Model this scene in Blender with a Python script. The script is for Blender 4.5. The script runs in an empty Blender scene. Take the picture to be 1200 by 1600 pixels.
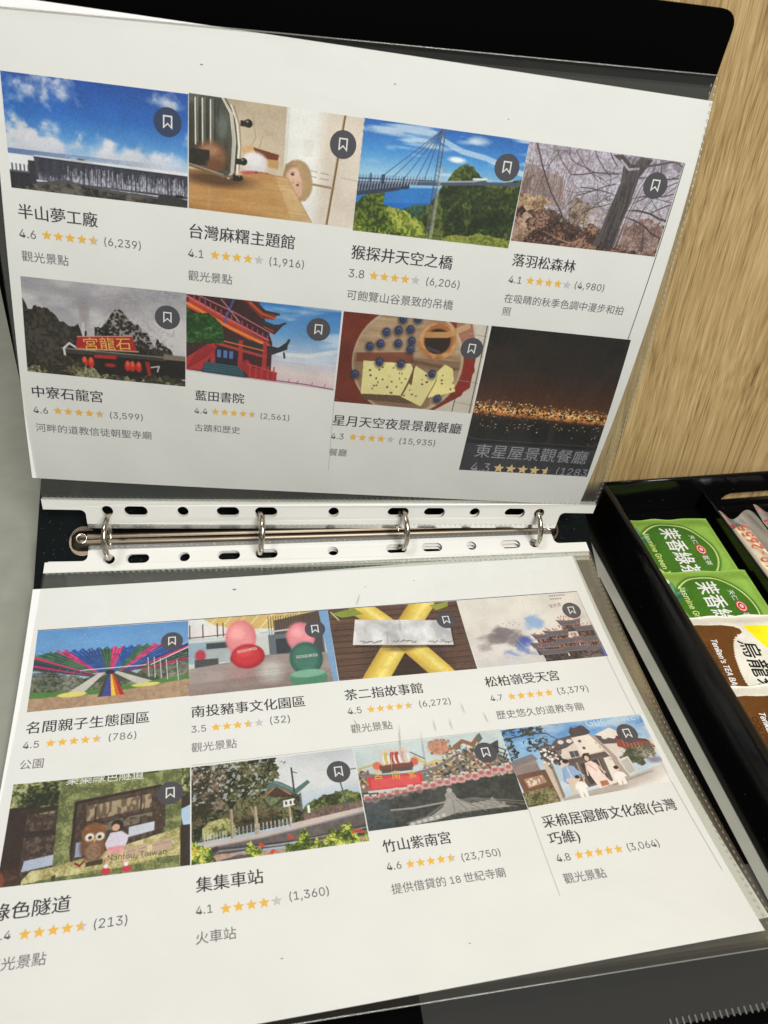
import bpy, bmesh, math, random
import numpy as np
from mathutils import Vector, Matrix
sc = bpy.context.scene
COL = sc.collection
MM = 0.001
# ------------------------------------------------------------------ camera
R2 = [[0.9787430471200879, -0.16846593958338918, 0.11696698215454053],
      [-0.022321312594520554, -0.6544318418404147, -0.7557914549575631],
      [0.20387203515468336, 0.7371147750405649, -0.6442809959142468]]
CAM = Vector((-60.59, -312.86, 301.88)) * MM
cd = bpy.data.cameras.new('camera'); co = bpy.data.objects.new('camera', cd); COL.objects.link(co)
M = Matrix(((R2[0][0], -R2[1][0], -R2[2][0], CAM.x), (R2[0][1], -R2[1][1], -R2[2][1], CAM.y),
            (R2[0][2], -R2[1][2], -R2[2][2], CAM.z), (0, 0, 0, 1)))
co.matrix_world = M
cd.sensor_fit = 'VERTICAL'; cd.sensor_height = 36; cd.lens = 1214.883 / 1600 * 36
cd.clip_start = 0.01; cd.clip_end = 50
cd.dof.use_dof = True; cd.dof.focus_distance = 0.42; cd.dof.aperture_fstop = 22.0
sc.camera = co
# ------------------------------------------------------------------ light (indoor ceiling light)
world = bpy.data.worlds.new('World'); sc.world = world; world.use_nodes = True
wn = world.node_tree.nodes; wn['Background'].inputs[0].default_value = (1.0, 0.985, 0.96, 1); wn['Background'].inputs[1].default_value = 0.16

def area(name, loc, target, sx, sy, power, col=(1.0, 0.985, 0.965)):
    l = bpy.data.lights.new(name, 'AREA'); l.shape = 'RECTANGLE'; l.size = sx; l.size_y = sy; l.energy = power; l.color = col
    o = bpy.data.objects.new(name, l); COL.objects.link(o); o.location = loc
    o.rotation_euler = (Vector(target) - Vector(loc)).to_track_quat('-Z', 'Y').to_euler()
    return o
area('ceiling_light', (0.30, -1.25, 1.40), (0, 0, 0), 0.7, 0.7, 39)
area('ceiling_light', (-0.7, -0.1, 1.9), (0, 0, 0), 0.35, 0.35, 10)
area('ceiling_spot', (-0.10, 0.62, 1.55), (0, -0.1, 0), 0.06, 0.06, 3.0)
sc.view_settings.view_transform = 'Standard'; sc.view_settings.look = 'None'; sc.view_settings.gamma = 1
sc.view_settings.exposure = 0.0
sc.cycles.max_bounces = 10; sc.cycles.transparent_max_bounces = 24
sc.cycles.caustics_reflective = False; sc.cycles.caustics_refractive = False

# ------------------------------------------------------------------ helpers
def newmat(name):
    m = bpy.data.materials.new(name); m.use_nodes = True
    nt = m.node_tree; b = nt.nodes['Principled BSDF']
    return m, nt, b
def lin(c):
    return tuple(((x / 12.92) if x <= 0.04045 else ((x + 0.055) / 1.055) ** 2.4) for x in c)
def srgb(r, g, b): return lin((r / 255, g / 255, b / 255))
def N(nt, t, **k):
    n = nt.nodes.new(t)
    for a, v in k.items(): setattr(n, a, v)
    return n
def plain(name, col, rough=0.5, metal=0.0, spec=0.5, noise=0.0, nscale=200, bump=0.0, coat=0.0):
    m, nt, b = newmat(name)
    b.inputs['Base Color'].default_value = (*col, 1); b.inputs['Roughness'].default_value = rough
    b.inputs['Metallic'].default_value = metal; b.inputs['Specular IOR Level'].default_value = spec
    b.inputs['Coat Weight'].default_value = coat
    tc = N(nt, 'ShaderNodeTexCoord'); tx = N(nt, 'ShaderNodeTexNoise'); tx.inputs['Scale'].default_value = nscale; tx.inputs['Detail'].default_value = 5
    nt.links.new(tc.outputs['Object'], tx.inputs['Vector'])
    if noise:
        mr = N(nt, 'ShaderNodeMapRange'); mr.inputs['From Min'].default_value = .25; mr.inputs['From Max'].default_value = .75
        mr.inputs['To Min'].default_value = 1 - noise; mr.inputs['To Max'].default_value = 1 + noise
        nt.links.new(tx.outputs['Fac'], mr.inputs['Value'])
        mx = N(nt, 'ShaderNodeVectorMath', operation='SCALE'); mx.inputs[0].default_value = col
        nt.links.new(mr.outputs[0], mx.inputs['Scale']); nt.links.new(mx.outputs[0], b.inputs['Base Color'])
    if bump:
        bp = N(nt, 'ShaderNodeBump'); bp.inputs['Strength'].default_value = 1.0; bp.inputs['Distance'].default_value = bump
        nt.links.new(tx.outputs['Fac'], bp.inputs['Height']); nt.links.new(bp.outputs[0], b.inputs['Normal'])
    return m
def setp(o, label=None, cat=None, group=None, kind=None):
    if label: o['label'] = label
    if cat: o['category'] = cat
    if group: o['group'] = group
    if kind: o['kind'] = kind
    return o
def thing(name, loc_mm, label, cat, group=None):
    o = bpy.data.objects.new(name, None); COL.objects.link(o); o.location = Vector(loc_mm) * MM; o.empty_display_size = .01
    return setp(o, label, cat, group)
def wloc(o):
    v = Vector((0, 0, 0))
    while o is not None: v += o.location; o = o.parent
    return v
def mobj(name, verts, faces, mat, parent=None, smooth=False, uvs=None, loc=None):
    """verts in world mm -> one mesh object (vertices stored relative to its parent / own base)"""
    V = np.asarray(verts, dtype=float).reshape(-1, 3) * MM
    me = bpy.data.meshes.new(name)
    o = bpy.data.objects.new(name, me); COL.objects.link(o)
    if parent is not None:
        o.parent = parent; base = wloc(parent)
        if loc is not None:
            o.location = Vector(loc) * MM - base; base = Vector(loc) * MM
    else:
        base = Vector(loc) * MM if loc is not None else Vector((float(V[:, 0].mean()), float(V[:, 1].mean()), float(V[:, 2].min())))
        o.location = base
    V = V - np.array(base)
    me.from_pydata(V.tolist(), [], [tuple(f) for f in faces])
    if mat is not None: me.materials.append(mat)
    if smooth: me.polygons.foreach_set('use_smooth', [True] * len(me.polygons))
    if uvs is not None:
        ul = me.uv_layers.new(name='UVMap'); li = np.zeros(len(me.loops), dtype=np.int32); me.loops.foreach_get('vertex_index', li)
        ul.data.foreach_set('uv', np.asarray(uvs)[li].astype(np.float32).ravel())
    me.update(); return o
def gridmesh(fn, nu, nv):
    vs = []; uv = []; fs = []
    for j in range(nv + 1):
        for i in range(nu + 1):
            u, v = i / nu, j / nv; vs.append(fn(u, v)); uv.append((u, v))
    w = nu + 1
    for j in range(nv):
        for i in range(nu):
            fs.append((j * w + i, j * w + i + 1, (j + 1) * w + i + 1, (j + 1) * w + i))
    return vs, fs, uv
def boxv(x0, x1, y0, y1, z0, z1):
    v = [(x, y, z) for z in (z0, z1) for y in (y0, y1) for x in (x0, x1)]
    f = [(0, 2, 3, 1), (4, 5, 7, 6), (0, 1, 5, 4), (2, 6, 7, 3), (0, 4, 6, 2), (1, 3, 7, 5)]
    return v, f
def merge(parts):
    V = []; F = []
    for v, f in parts:
        n = len(V); V += list(v); F += [tuple(i + n for i in q) for q in f]
    return V, F
def tube(path, r, n=12, closed=False, cap=True):
    P = [Vector(p) for p in path]; V = []; F = []; m = len(P)
    up = None
    for i, p in enumerate(P):
        if closed: t = (P[(i + 1) % m] - P[i - 1]).normalized()
        else: t = (P[min(i + 1, m - 1)] - P[max(i - 1, 0)]).normalized()
        if up is None:
            up = t.orthogonal().normalized()
        up = (up - t * up.dot(t)).normalized(); b = t.cross(up)
        rr = r(i / (m - 1)) if callable(r) else r
        for k in range(n):
            a = 2 * math.pi * k / n; V.append(tuple(p + up * (rr * math.cos(a)) + b * (rr * math.sin(a))))
    for i in range(m if closed else m - 1):
        for k in range(n):
            a = i * n + k; b_ = i * n + (k + 1) % n; c = ((i + 1) % m) * n + (k + 1) % n; d = ((i + 1) % m) * n + k
            F.append((a, b_, c, d))
    if cap and not closed:
        F.append(tuple(range(n - 1, -1, -1))); F.append(tuple((m - 1) * n + k for k in range(n)))
    return V, F
def bevel(o, w, seg=2):
    md = o.modifiers.new('bevel', 'BEVEL'); md.width = w * MM; md.segments = seg; md.limit_method = 'ANGLE'; md.angle_limit = math.radians(40)
    return o
# ------------------------------------------------------------------ page surfaces (measured shape of the two open pages), mm
TAU = math.radians(9.0); CT, ST = math.cos(TAU), math.sin(TAU)
IJ = [(0, 1), (0, 2), (0, 3), (1, 0), (1, 1), (1, 2), (1, 3), (2, 0), (2, 1), (2, 2), (3, 0), (3, 1)]
CU = [-3.8577, -4.2881, -0.7351, 5.5574, 8.1062, -0.5474, -1.2673, -0.0673, 0.3371, -2.0380, 1.1486, 1.4274]
CL = [-4.8453, 0.5105, -0.7148, 1.5192, 1.4248, 0.4580, -1.4969, 0.2397, -0.2950, 0.8133, -0.2800, -1.0953]
def disp(c, x, v):
    X = x / 150; s = v / 220
    return sum(ci * X ** i * s ** j for ci, (i, j) in zip(c, IJ))
def tilt(x, y, z): return (x, y * CT - z * ST, y * ST + z * CT)
aU, kU, kL, gy, gz = 1.4156285, -0.00101695, 0.00142319, 13.1298, 18.4487
def arc(s, a0, k): return (math.sin(a0 + k * s) - math.sin(a0)) / k, (-math.cos(a0 + k * s) + math.cos(a0)) / k
def SU(x, v, off=0.0):
    dy, dz = arc(v, aU, kU); a = aU + kU * v; d = disp(CU, x, v) + off
    return tilt(x, gy + dy - math.sin(a) * d, gz + dz + math.cos(a) * d)
def SL(x, v, off=0.0):
    dy, dz = arc(v, 0, kL); a = kL * v; d = disp(CL, x, v) + off
    return tilt(x, -dy + math.sin(a) * d, dz + math.cos(a) * d)
def paper(S, ox, ov, rot):
    c, s = math.cos(rot), math.sin(rot)
    return lambda a, b, off=0.0: S(ox + c * a - s * b, ov + s * a + c * b, off)
PU = paper(SU, -5.8854, 13.4994, -0.0470482)
PL = paper(SL, -7.3303, 13.6254, -0.0231336)
# ------------------------------------------------------------------ lettering
_txt = {}; _queue = []
def want(s):
    if s not in _txt: _txt[s] = None; _queue.append(s)
def flush():
    obs = []
    fnt = None
    try:
        import os
        fp = os.path.join(bpy.utils.system_resource('DATAFILES', path='fonts'), 'Inter.woff2')   # the interface font that ships inside Blender
        fnt = bpy.data.fonts.load(fp) if os.path.exists(fp) else None
    except Exception: fnt = None
    for s in _queue:
        c = bpy.data.curves.new('lettering', 'FONT'); c.body = s
        if fnt and s.isascii(): c.font = fnt
        c.size = 1.0; c.resolution_u = 3; c.fill_mode = 'FRONT'
        o = bpy.data.objects.new('lettering', c); COL.objects.link(o); obs.append((s, o, c))
    dg = bpy.context.evaluated_depsgraph_get(); dg.update()
    for s, o, c in obs:
        me = bpy.data.meshes.new_from_object(o.evaluated_get(dg))
        v = np.zeros(len(me.vertices) * 3, dtype=np.float32); me.vertices.foreach_get('co', v); v = v.reshape(-1, 3)
        _txt[s] = (v[:, :2].copy(), [tuple(p.vertices) for p in me.polygons])
        bpy.data.meshes.remove(me)
    for s, o, c in obs: bpy.data.objects.remove(o); bpy.data.curves.remove(c)
    _queue.clear()
def letter2d(s, a, b, up=(0, 1), weight=0.0, hscale=1.0, shear=0.0):
    """lettering laid between the ink ends a and b (2-D), up gives the side of the ascenders"""
    v, f = _txt[s]; x0, x1 = v[:, 0].min(), v[:, 0].max(); y0, y1 = v[:, 1].min(), v[:, 1].max()
    a = np.array(a, float); b = np.array(b, float); d = b - a; L = np.hypot(*d); e = d / L; n = np.array([-e[1], e[0]])
    if n @ np.array(up, float) < 0: n = -n
    k = L / (x1 - x0); yc = (y0 + y1) / 2
    X = (v[:, 0] - x0) * k + (v[:, 1] - yc) * k * shear; Y = (v[:, 1] - yc) * k * hscale
    P = a + np.outer(X, e) + np.outer(Y, n)
    return P, f
def put2d(name, P, F, surf, off, mat, parent, clip=None):
    if clip is not None:
        bm = bmesh.new(); vs = [bm.verts.new((x, y, 0)) for x, y in P]
        for q in F:
            try: bm.faces.new([vs[i] for i in q])
            except ValueError: pass
        for (pt, nn) in clip:
            g = list(bm.verts) + list(bm.edges) + list(bm.faces)
            bmesh.ops.bisect_plane(bm, geom=g, plane_co=(*pt, 0), plane_no=(*nn, 0), clear_outer=True)
        bm.verts.index_update(); P = [(v.co.x, v.co.y) for v in bm.verts]; F = [tuple(v.index for v in q.verts) for q in bm.faces]; bm.free()
    return mobj(name, [surf(x, y, off) for x, y in P], F, mat, parent)
def star(cx, cy, r, half=False):
    pts = []
    for k in range(10):
        a = math.pi / 2 + k * math.pi / 5; rr = r if k % 2 == 0 else r * .45
        x = rr * math.cos(a)
        if half: x = min(x, 0.15 * r)
        pts.append((cx + x, cy + rr * math.sin(a)))
    return pts
# ------------------------------------------------------------------ the sixteen printed pictures (painted procedurally, flat print)
class Cv:
    def __init__(s, w=440, h=270, seed=1, base=(255, 255, 255)):
        s.w, s.h = w, h; s.A = np.zeros((h, w, 3)) + np.array(base, float)
        s.U, s.V = np.meshgrid((np.arange(w) + .5) / w, (np.arange(h) + .5) / h); s.r = np.random.RandomState(seed)
    def noise(s, sx, sy, oc=4):
        out = np.zeros((s.h, s.w)); amp = 1; tot = 0
        for o in range(oc):
            nx, ny = max(1, int(round(sx * 2 ** o))), max(1, int(round(sy * 2 ** o)))
            g = s.r.rand(ny + 2, nx + 2); x = s.U * nx; y = s.V * ny
            xi = x.astype(int); yi = y.astype(int); fx = x - xi; fy = y - yi; fx = fx * fx * (3 - 2 * fx); fy = fy * fy * (3 - 2 * fy)
            out += amp * ((g[yi, xi] * (1 - fx) + g[yi, xi + 1] * fx) * (1 - fy) + (g[yi + 1, xi] * (1 - fx) + g[yi + 1, xi + 1] * fx) * fy)
            tot += amp; amp *= .55
        return np.clip((out / tot - .5) * 2.0 + .5, 0, 1)
    def mix(s, m, c):
        m = np.clip(m, 0, 1)[..., None]; s.A = s.A * (1 - m) + np.array(c, float) * m
    def grad(s, stops, m=None, horiz=False):
        t = s.U if horiz else s.V; ks = [k for k, _ in stops]
        C = np.stack([np.interp(t, ks, [c[i] for _, c in stops]) for i in range(3)], -1)
        s.mix(np.ones((s.h, s.w)) if m is None else m, C)
    def poly(s, pts):
        m = np.zeros((s.h, s.w), bool); n = len(pts)
        for i in range(n):
            x1, y1 = pts[i]; x2, y2 = pts[(i + 1) % n]
            if y1 == y2: continue
            c = ((s.V >= min(y1, y2)) & (s.V < max(y1, y2))); m ^= c & (s.U < x1 + (s.V - y1) * (x2 - x1) / (y2 - y1))
        return m.astype(float)
    def P(s, pts, c, a=1.0): s.mix(s.poly(pts) * a, c)
    def R(s, x0, y0, x1, y1, c, a=1.0): s.mix(((s.U >= x0) & (s.U < x1) & (s.V >= y0) & (s.V < y1)) * a, c)
    def ell(s, cx, cy, rx, ry, soft=.04, rot=0.0):
        asp = s.h / s.w; X = (s.U - cx); Y = (s.V - cy) * asp; c, n = math.cos(rot), math.sin(rot)
        d = np.sqrt(((c * X + n * Y) / rx) ** 2 + ((-n * X + c * Y) / (ry * asp)) ** 2); return np.clip((1 - d) / max(soft, 1e-3) + .5, 0, 1)
    def E(s, cx, cy, rx, ry, c, soft=.06, a=1.0, rot=0.0): s.mix(s.ell(cx, cy, rx, ry, soft, rot) * a, c)
    def L(s, pts, w, c, a=1.0):
        asp = s.h / s.w; Y = s.V * asp; best = np.full((s.h, s.w), 9.)
        for (x1, y1), (x2, y2) in zip(pts[:-1], pts[1:]):
            y1 *= asp; y2 *= asp; dx, dy = x2 - x1, y2 - y1; q = dx * dx + dy * dy + 1e-12
            t = np.clip(((s.U - x1) * dx + (Y - y1) * dy) / q, 0, 1); best = np.minimum(best, np.hypot(s.U - x1 - t * dx, Y - y1 - t * dy))
        s.mix(np.clip((w / 2 - best) / .0022 + .5, 0, 1) * a, c)
    def leaf(s, m, cols, sc=26):
        n = s.noise(sc * 2.2, sc * 1.4, 3); n2 = s.noise(sc * .3, sc * .2, 3); t = np.clip((n - .5) * .95 + (n2 - .5) * .9 + .5, 0, .999) * (len(cols) - 1)
        cs = sorted(cols, key=lambda q: sum(q)); i = t.astype(int); f = (t - i)[..., None]; C = np.array(cs, float); s.mix(m, C[i] * (1 - f) + C[np.minimum(i + 1, len(cols) - 1)] * f)
    def crown(s, cx, cy, rx, ry, rough=.5, sc=26):
        asp = s.h / s.w; d = np.hypot((s.U - cx) / rx, (s.V - cy) / ry); return ((d < 1 + (s.noise(sc, sc * .62, 4) - .5) * rough)).astype(float)
    def shade(s, m, f):
        s.A = s.A * (1 + np.clip(m, 0, 1)[..., None] * (f - 1)[..., None])
    def below(s, f, rough=0.0, sc=14):
        """mask below the curve given by points [(u,v)..], with a rough edge"""
        e = np.interp(s.U, [p[0] for p in f], [p[1] for p in f]) + (s.noise(sc, 3, 4) - .5) * rough
        return (s.V > e).astype(float)
    def branch(s, x, y, a, l, w, c, d=4):
        if d == 0 or l < .012: return
        n = 4; pts = [(x, y)]
        for k in range(n):
            a += s.r.uniform(-.28, .28); x += math.cos(a) * l / n; y += math.sin(a) * l / n * s.w / s.h; pts.append((x, y))
            if k in (1, 2, 3) and s.r.rand() < .7: s.branch(x, y, a + s.r.choice([-1, 1]) * s.r.uniform(.4, .95), l * .62, w * .6, c, d - 1)
        s.L(pts, w, c)
    def grain(s, k=9): s.A += (s.noise(150, 95, 2)[..., None] - .5) * k * 1.2 + s.r.randn(s.h, s.w, 3) * 3
    def image(s, name):
        s.A = s.A * (1 + (s.noise(7, 5, 2)[..., None] - .5) * .06)
        B = s.A.copy()
        for ax in (0, 1): B = (np.roll(B, 1, ax) + np.roll(B, -1, ax) + B * 2) / 4
        B[0], B[-1], B[:, 0], B[:, -1] = s.A[0], s.A[-1], s.A[:, 0], s.A[:, -1]; s.A = B; s.grain(); A = np.clip(s.A, 0, 255) / 255
        im = bpy.data.images.new(name, s.w, s.h); px = np.ones((s.h, s.w, 4), np.float32); px[..., :3] = A[::-1]
        im.pixels.foreach_set(px.ravel()); im.update(); im.pack(); return im

def p1():
    c = Cv(w=520, h=320, seed=3); c.grad([(0, (34, 78, 160)), (.3, (44, 104, 184)), (.5, (84, 146, 208)), (.62, (150, 186, 222)), (.78, (214, 220, 232)), (1, (214, 214, 220))])
    n = c.noise(5, 4, 5); f = c.noise(22, 14, 4); W = (214, 214, 224)
    def cloud(x, y, rx, ry, k=1.0, thr=.62):
        d = np.hypot((c.U - x) / rx, (c.V - y) / ry); m = np.clip((1.15 - d) * 1.1 + (n - .5) * .9 + (f - .5) * .7 - (thr - .5), 0, 1) ** 1.3; c.mix(m * k, W)
        c.mix(np.clip(m * 1.3 - .3, 0, 1) * np.clip((c.V - y) / ry + .2, 0, 1) * .45, (156, 160, 184)); c.mix(np.clip(m * 1.4 - .5, 0, 1) * np.clip((y - c.V) / ry + .1, 0, 1) * .7, (236, 232, 232))
    cloud(.14, .14, .26, .24, .85, .8); cloud(.3, .1, .14, .2, .8, .85); cloud(.03, .32, .1, .14, .7, .8); cloud(.88, .1, .12, .09, .85, .75); cloud(1.03, .42, .06, .12, .9)
    for (x, y, r) in ((.22, .4, .055), (.4, .47, .05), (.39, .54, .08), (.56, .52, .045), (.68, .56, .05), (.69, .62, .08), (.06, .4, .07), (.06, .52, .1), (.8, .62, .12), (.9, .6, .1), (.25, .56, .12), (.12, .58, .1), (.52, .6, .1)): cloud(x, y, r, r * 1.5, 1.0, .62)
    c.mix(np.clip((c.V - .55 + (n - .5) * .16) * 9, 0, 1) * .75, (206, 208, 220)); c.mix(np.clip((c.V - .58) * 9, 0, 1) * (f > .6) * .25, (172, 176, 196))
    c.mix(((c.V > .645 - .01 * c.U) & (c.V < .70)) * np.clip(1.05 - c.U * 1.1, 0, 1) * .85 * (f + .45).clip(0, 1), (84, 112, 158)); c.R(0, .69, .14, .86, (226, 226, 230)); c.mix((c.V > .68) * (c.V < .72) * (c.U > .14) * .8, (232, 232, 236)); c.R(.34, .675, .46, .695, (190, 192, 198)); c.R(.38, .67, .42, .68, (90, 90, 100))
    c.P([(.14, .70), (1, .715), (1, .92), (.14, .9)], (50, 50, 62)); c.mix(c.poly([(.14, .70), (1, .715), (1, .92), (.14, .9)]) * c.noise(90, 3, 2) * .5, (84, 84, 98)); c.L([(.14, .7), (1, .717)], .006, (36, 38, 50))
    for k in range(330):
        x = c.r.uniform(.16, 1.0); h = (.035 + .12 * c.r.rand() ** 1.6) * (.5 if x < .3 else 1); c.L([(x, .895), (x + c.r.uniform(-.003, .003), .895 - h)], c.r.uniform(.0015, .0045), (206, 206, 218), (.35 if x < .28 else .8))
    c.mix(((c.noise(120, 60, 2) > .6) & (c.V > .78) & (c.V < .9) & (c.U > .17)) * .5, (60, 60, 74)); c.L([(.35, .9), (1, .915)], .008, (70, 70, 80))
    c.mix(c.below([(0, .95), (.1, .93), (.2, .905), (.3, .87), (.42, .9), (.6, .92), (1, .93)], .015), (84, 80, 80)); c.leaf(c.below([(0, .95), (.2, .93), (.35, .9), (.6, .94), (1, .945)], .02), [(34, 32, 32), (62, 58, 54), (104, 98, 92)], 20)
    c.R(0, .845, .12, .97, (44, 44, 48)); c.R(.105, .735, .145, .94, (52, 50, 56)); c.R(0, .835, .11, .85, (90, 92, 98))
    for k in range(5): c.R(.012 + k * .022, .775, .021 + k * .022, .835, (84, 86, 94))
    c.R(.93, .895, .975, .915, (16, 16, 18)); c.P([(.83, .92), (.85, .9), (1, .93), (1, 1), (.83, 1)], (52, 50, 48)); return c
def p2():
    c = Cv(w=520, h=320, seed=4, base=(214, 202, 184)); c.grad([(0, (186, 168, 146)), (.5, (206, 188, 164)), (1, (214, 200, 182))]); c.mix(np.clip(c.noise(9, 6, 4) - .45, 0, 1) * .8, (164, 142, 112)); c.L([(.33, .45), (.38, .3), (.36, .12)], .004, (140, 120, 96), .7); c.L([(.4, .4), (.42, .28)], .004, (140, 120, 96), .7)
    c.R(.55, 0, .80, 1, (234, 232, 229)); c.mix(((c.U > .55) & (c.U < .57)) * .5, (206, 198, 188)); c.R(.66, .25, .72, .4, (226, 222, 218)); c.grad([(.72, (234, 232, 229)), (.79, (220, 207, 194))], (c.U > .72) & (c.U < .80), True); c.R(.795, 0, 1, 1, (219, 206, 193)); c.mix(((c.U > .795) & (c.noise(6, 4, 3) > .5)) * .2, (206, 190, 176))
    c.L([(.885, 0), (.86, .5), (.835, 1)], .013, (146, 114, 66)); c.L([(.888, 0), (.863, .5), (.838, 1)], .004, (84, 62, 40)); c.L([(.68, .635), (.86, .65)], .009, (160, 136, 98)); c.L([(.68, .645), (.86, .66)], .003, (110, 92, 66)); c.L([(.9, .55), (1, .56)], .005, (180, 166, 154))
    for y in (.52, .57): c.L([(.7, y), (.75, y + .005)], .005, (160, 158, 155)); c.L([(.77, y + .01), (.82, y + .015)], .005, (150, 148, 146))
    c.P([(.36, .38), (.52, .42), (.51, .5), (.48, .48), (.34, .42)], (112, 56, 30)); c.P([(.42, .47), (.52, .47), (.52, .55), (.43, .53)], (190, 148, 96)); c.P([(.3, .4), (.36, .36), (.4, .48), (.34, .56)], (205, 165, 115))
    c.E(.38, .52, .075, .1, (216, 210, 212), .3); c.E(.37, .49, .05, .05, (232, 228, 230), .6, .8); c.E(.4, .62, .1, .03, (186, 86, 86), .4)
    for k in range(9): c.E(.39 + k * .011, .6 + .012 * (k % 3), .005, .009, (56, 40, 46), .4)
    HR = (172, 142, 104); c.E(.635, .6, .085, .16, HR, .12); c.E(.66, .66, .07, .15, HR, .15); c.P([(.55, .6), (.56, .5), (.6, .45), (.64, .5), (.6, .6)], (160, 130, 94))
    c.E(.622, .64, .052, .12, (218, 176, 152), .3, 1, -.3); c.E(.62, .56, .03, .05, (226, 188, 166), .7, .8); c.E(.645, .72, .03, .06, (212, 168, 146), .5)
    for k in range(26): a = k / 26; c.L([(.555 + .1 * a, .5 - .04 * math.sin(a * 3)), (.62 + .08 * a, .47 + .1 * a), (.66 + .05 * a, .6 + .12 * a), (.675 + .02 * a, .8)], .0028, [(206, 176, 132), (140, 110, 78), (186, 154, 112)][k % 3], .6)
    c.E(.606, .575, .011, .011, (66, 50, 46), .5); c.L([(.595, .56), (.618, .552)], .004, (140, 110, 84)); c.E(.64, .665, .009, .009, (76, 56, 50), .5); c.L([(.64, .64), (.655, .65)], .003, (140, 110, 84)); c.E(.61, .65, .01, .012, (196, 146, 124), .6)
    tb = c.poly([(0, .64), (.25, .66), (.42, .6), (.575, .61), (.745, 1), (0, 1)]); c.mix(tb, (176, 126, 70)); c.mix(tb * c.noise(3, 14, 4) * .5, (214, 172, 116)); c.mix(tb * np.clip((c.U - .3) * 2.2, 0, 1) * .55, (214, 184, 132)); c.mix(c.poly([(.5, .6), (.575, .61), (.745, 1), (.62, 1)]) * .35, (226, 206, 164)); c.mix(tb * (c.noise(6, 70, 2) > .6) * .18, (150, 104, 58)); c.L([(.42, .6), (.575, .61), (.745, 1)], .004, (150, 116, 76), .7); c.mix((c.U < .006 + .12) * (c.U > .11) * tb * .15, (230, 200, 150))
    c.E(.16, .71, .2, .06, (74, 50, 32), .9, .85)
    c.P([(0, 0), (.2, 0), (.255, .12), (.28, .4), (.27, .66), (.2, .69), (0, .62)], (74, 74, 66)); c.grad([(0, (92, 94, 86)), (.3, (62, 60, 52)), (.6, (84, 62, 44)), (1, (56, 42, 30))], c.poly([(0, 0), (.17, 0), (.22, .15), (.235, .62), (0, .58)])); c.mix(c.poly([(0, 0), (.17, 0), (.22, .15), (.235, .62), (0, .58)]) * (c.noise(30, 4, 3) > .55) * .4, (40, 40, 36))
    for x in (.035, .075, .12): c.L([(x, .03), (x + .004, .42)], .008, (222, 218, 206)); c.L([(x + .013, .02), (x + .017, .4)], .003, (150, 150, 138)); c.L([(x - .008, .02), (x - .004, .44)], .003, (30, 32, 28))
    for x in (.058, .1, .145, .165, .18): c.L([(x, .02), (x + .004, .5)], .0028, (36, 38, 34))
    c.E(.13, .5, .085, .12, (134, 92, 64), .5, .9); c.E(.12, .46, .05, .04, (176, 130, 98), .8, .7); c.R(0, .46, .12, .6, (38, 36, 26)); c.E(.15, .58, .05, .05, (110, 70, 44), .4); c.E(.19, .25, .03, .12, (120, 128, 120), .9, .6)
    c.L([(.19, 0), (.24, .12), (.262, .35), (.255, .62), (.23, .68)], .016, (190, 184, 170)); c.L([(.183, 0), (.23, .12), (.25, .35), (.244, .62)], .004, (236, 232, 222)); c.L([(.2, 0), (.252, .12), (.274, .35), (.267, .62)], .006, (56, 50, 46)); c.L([(.235, .05), (.272, .2), (.288, .4), (.28, .64)], .007, (230, 226, 214)); c.L([(.25, .05), (.285, .2), (.298, .4), (.29, .6)], .003, (90, 80, 70)); c.L([(.0, .61), (.2, .675), (.27, .66)], .012, (120, 96, 66)); c.L([(.0, .595), (.2, .66)], .004, (200, 180, 150))
    for (x, y, r) in ((.335, .185, .024), (.315, .52, .022), (.3, .67, .016)): c.E(x, y, r, r * 1.5, (20, 20, 18), .15); c.R(x - .045, y - .02, x, y + .03, (32, 30, 27)); c.E(x - .006, y - .015, r * .3, r * .35, (150, 148, 140), .5)
    return c
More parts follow.
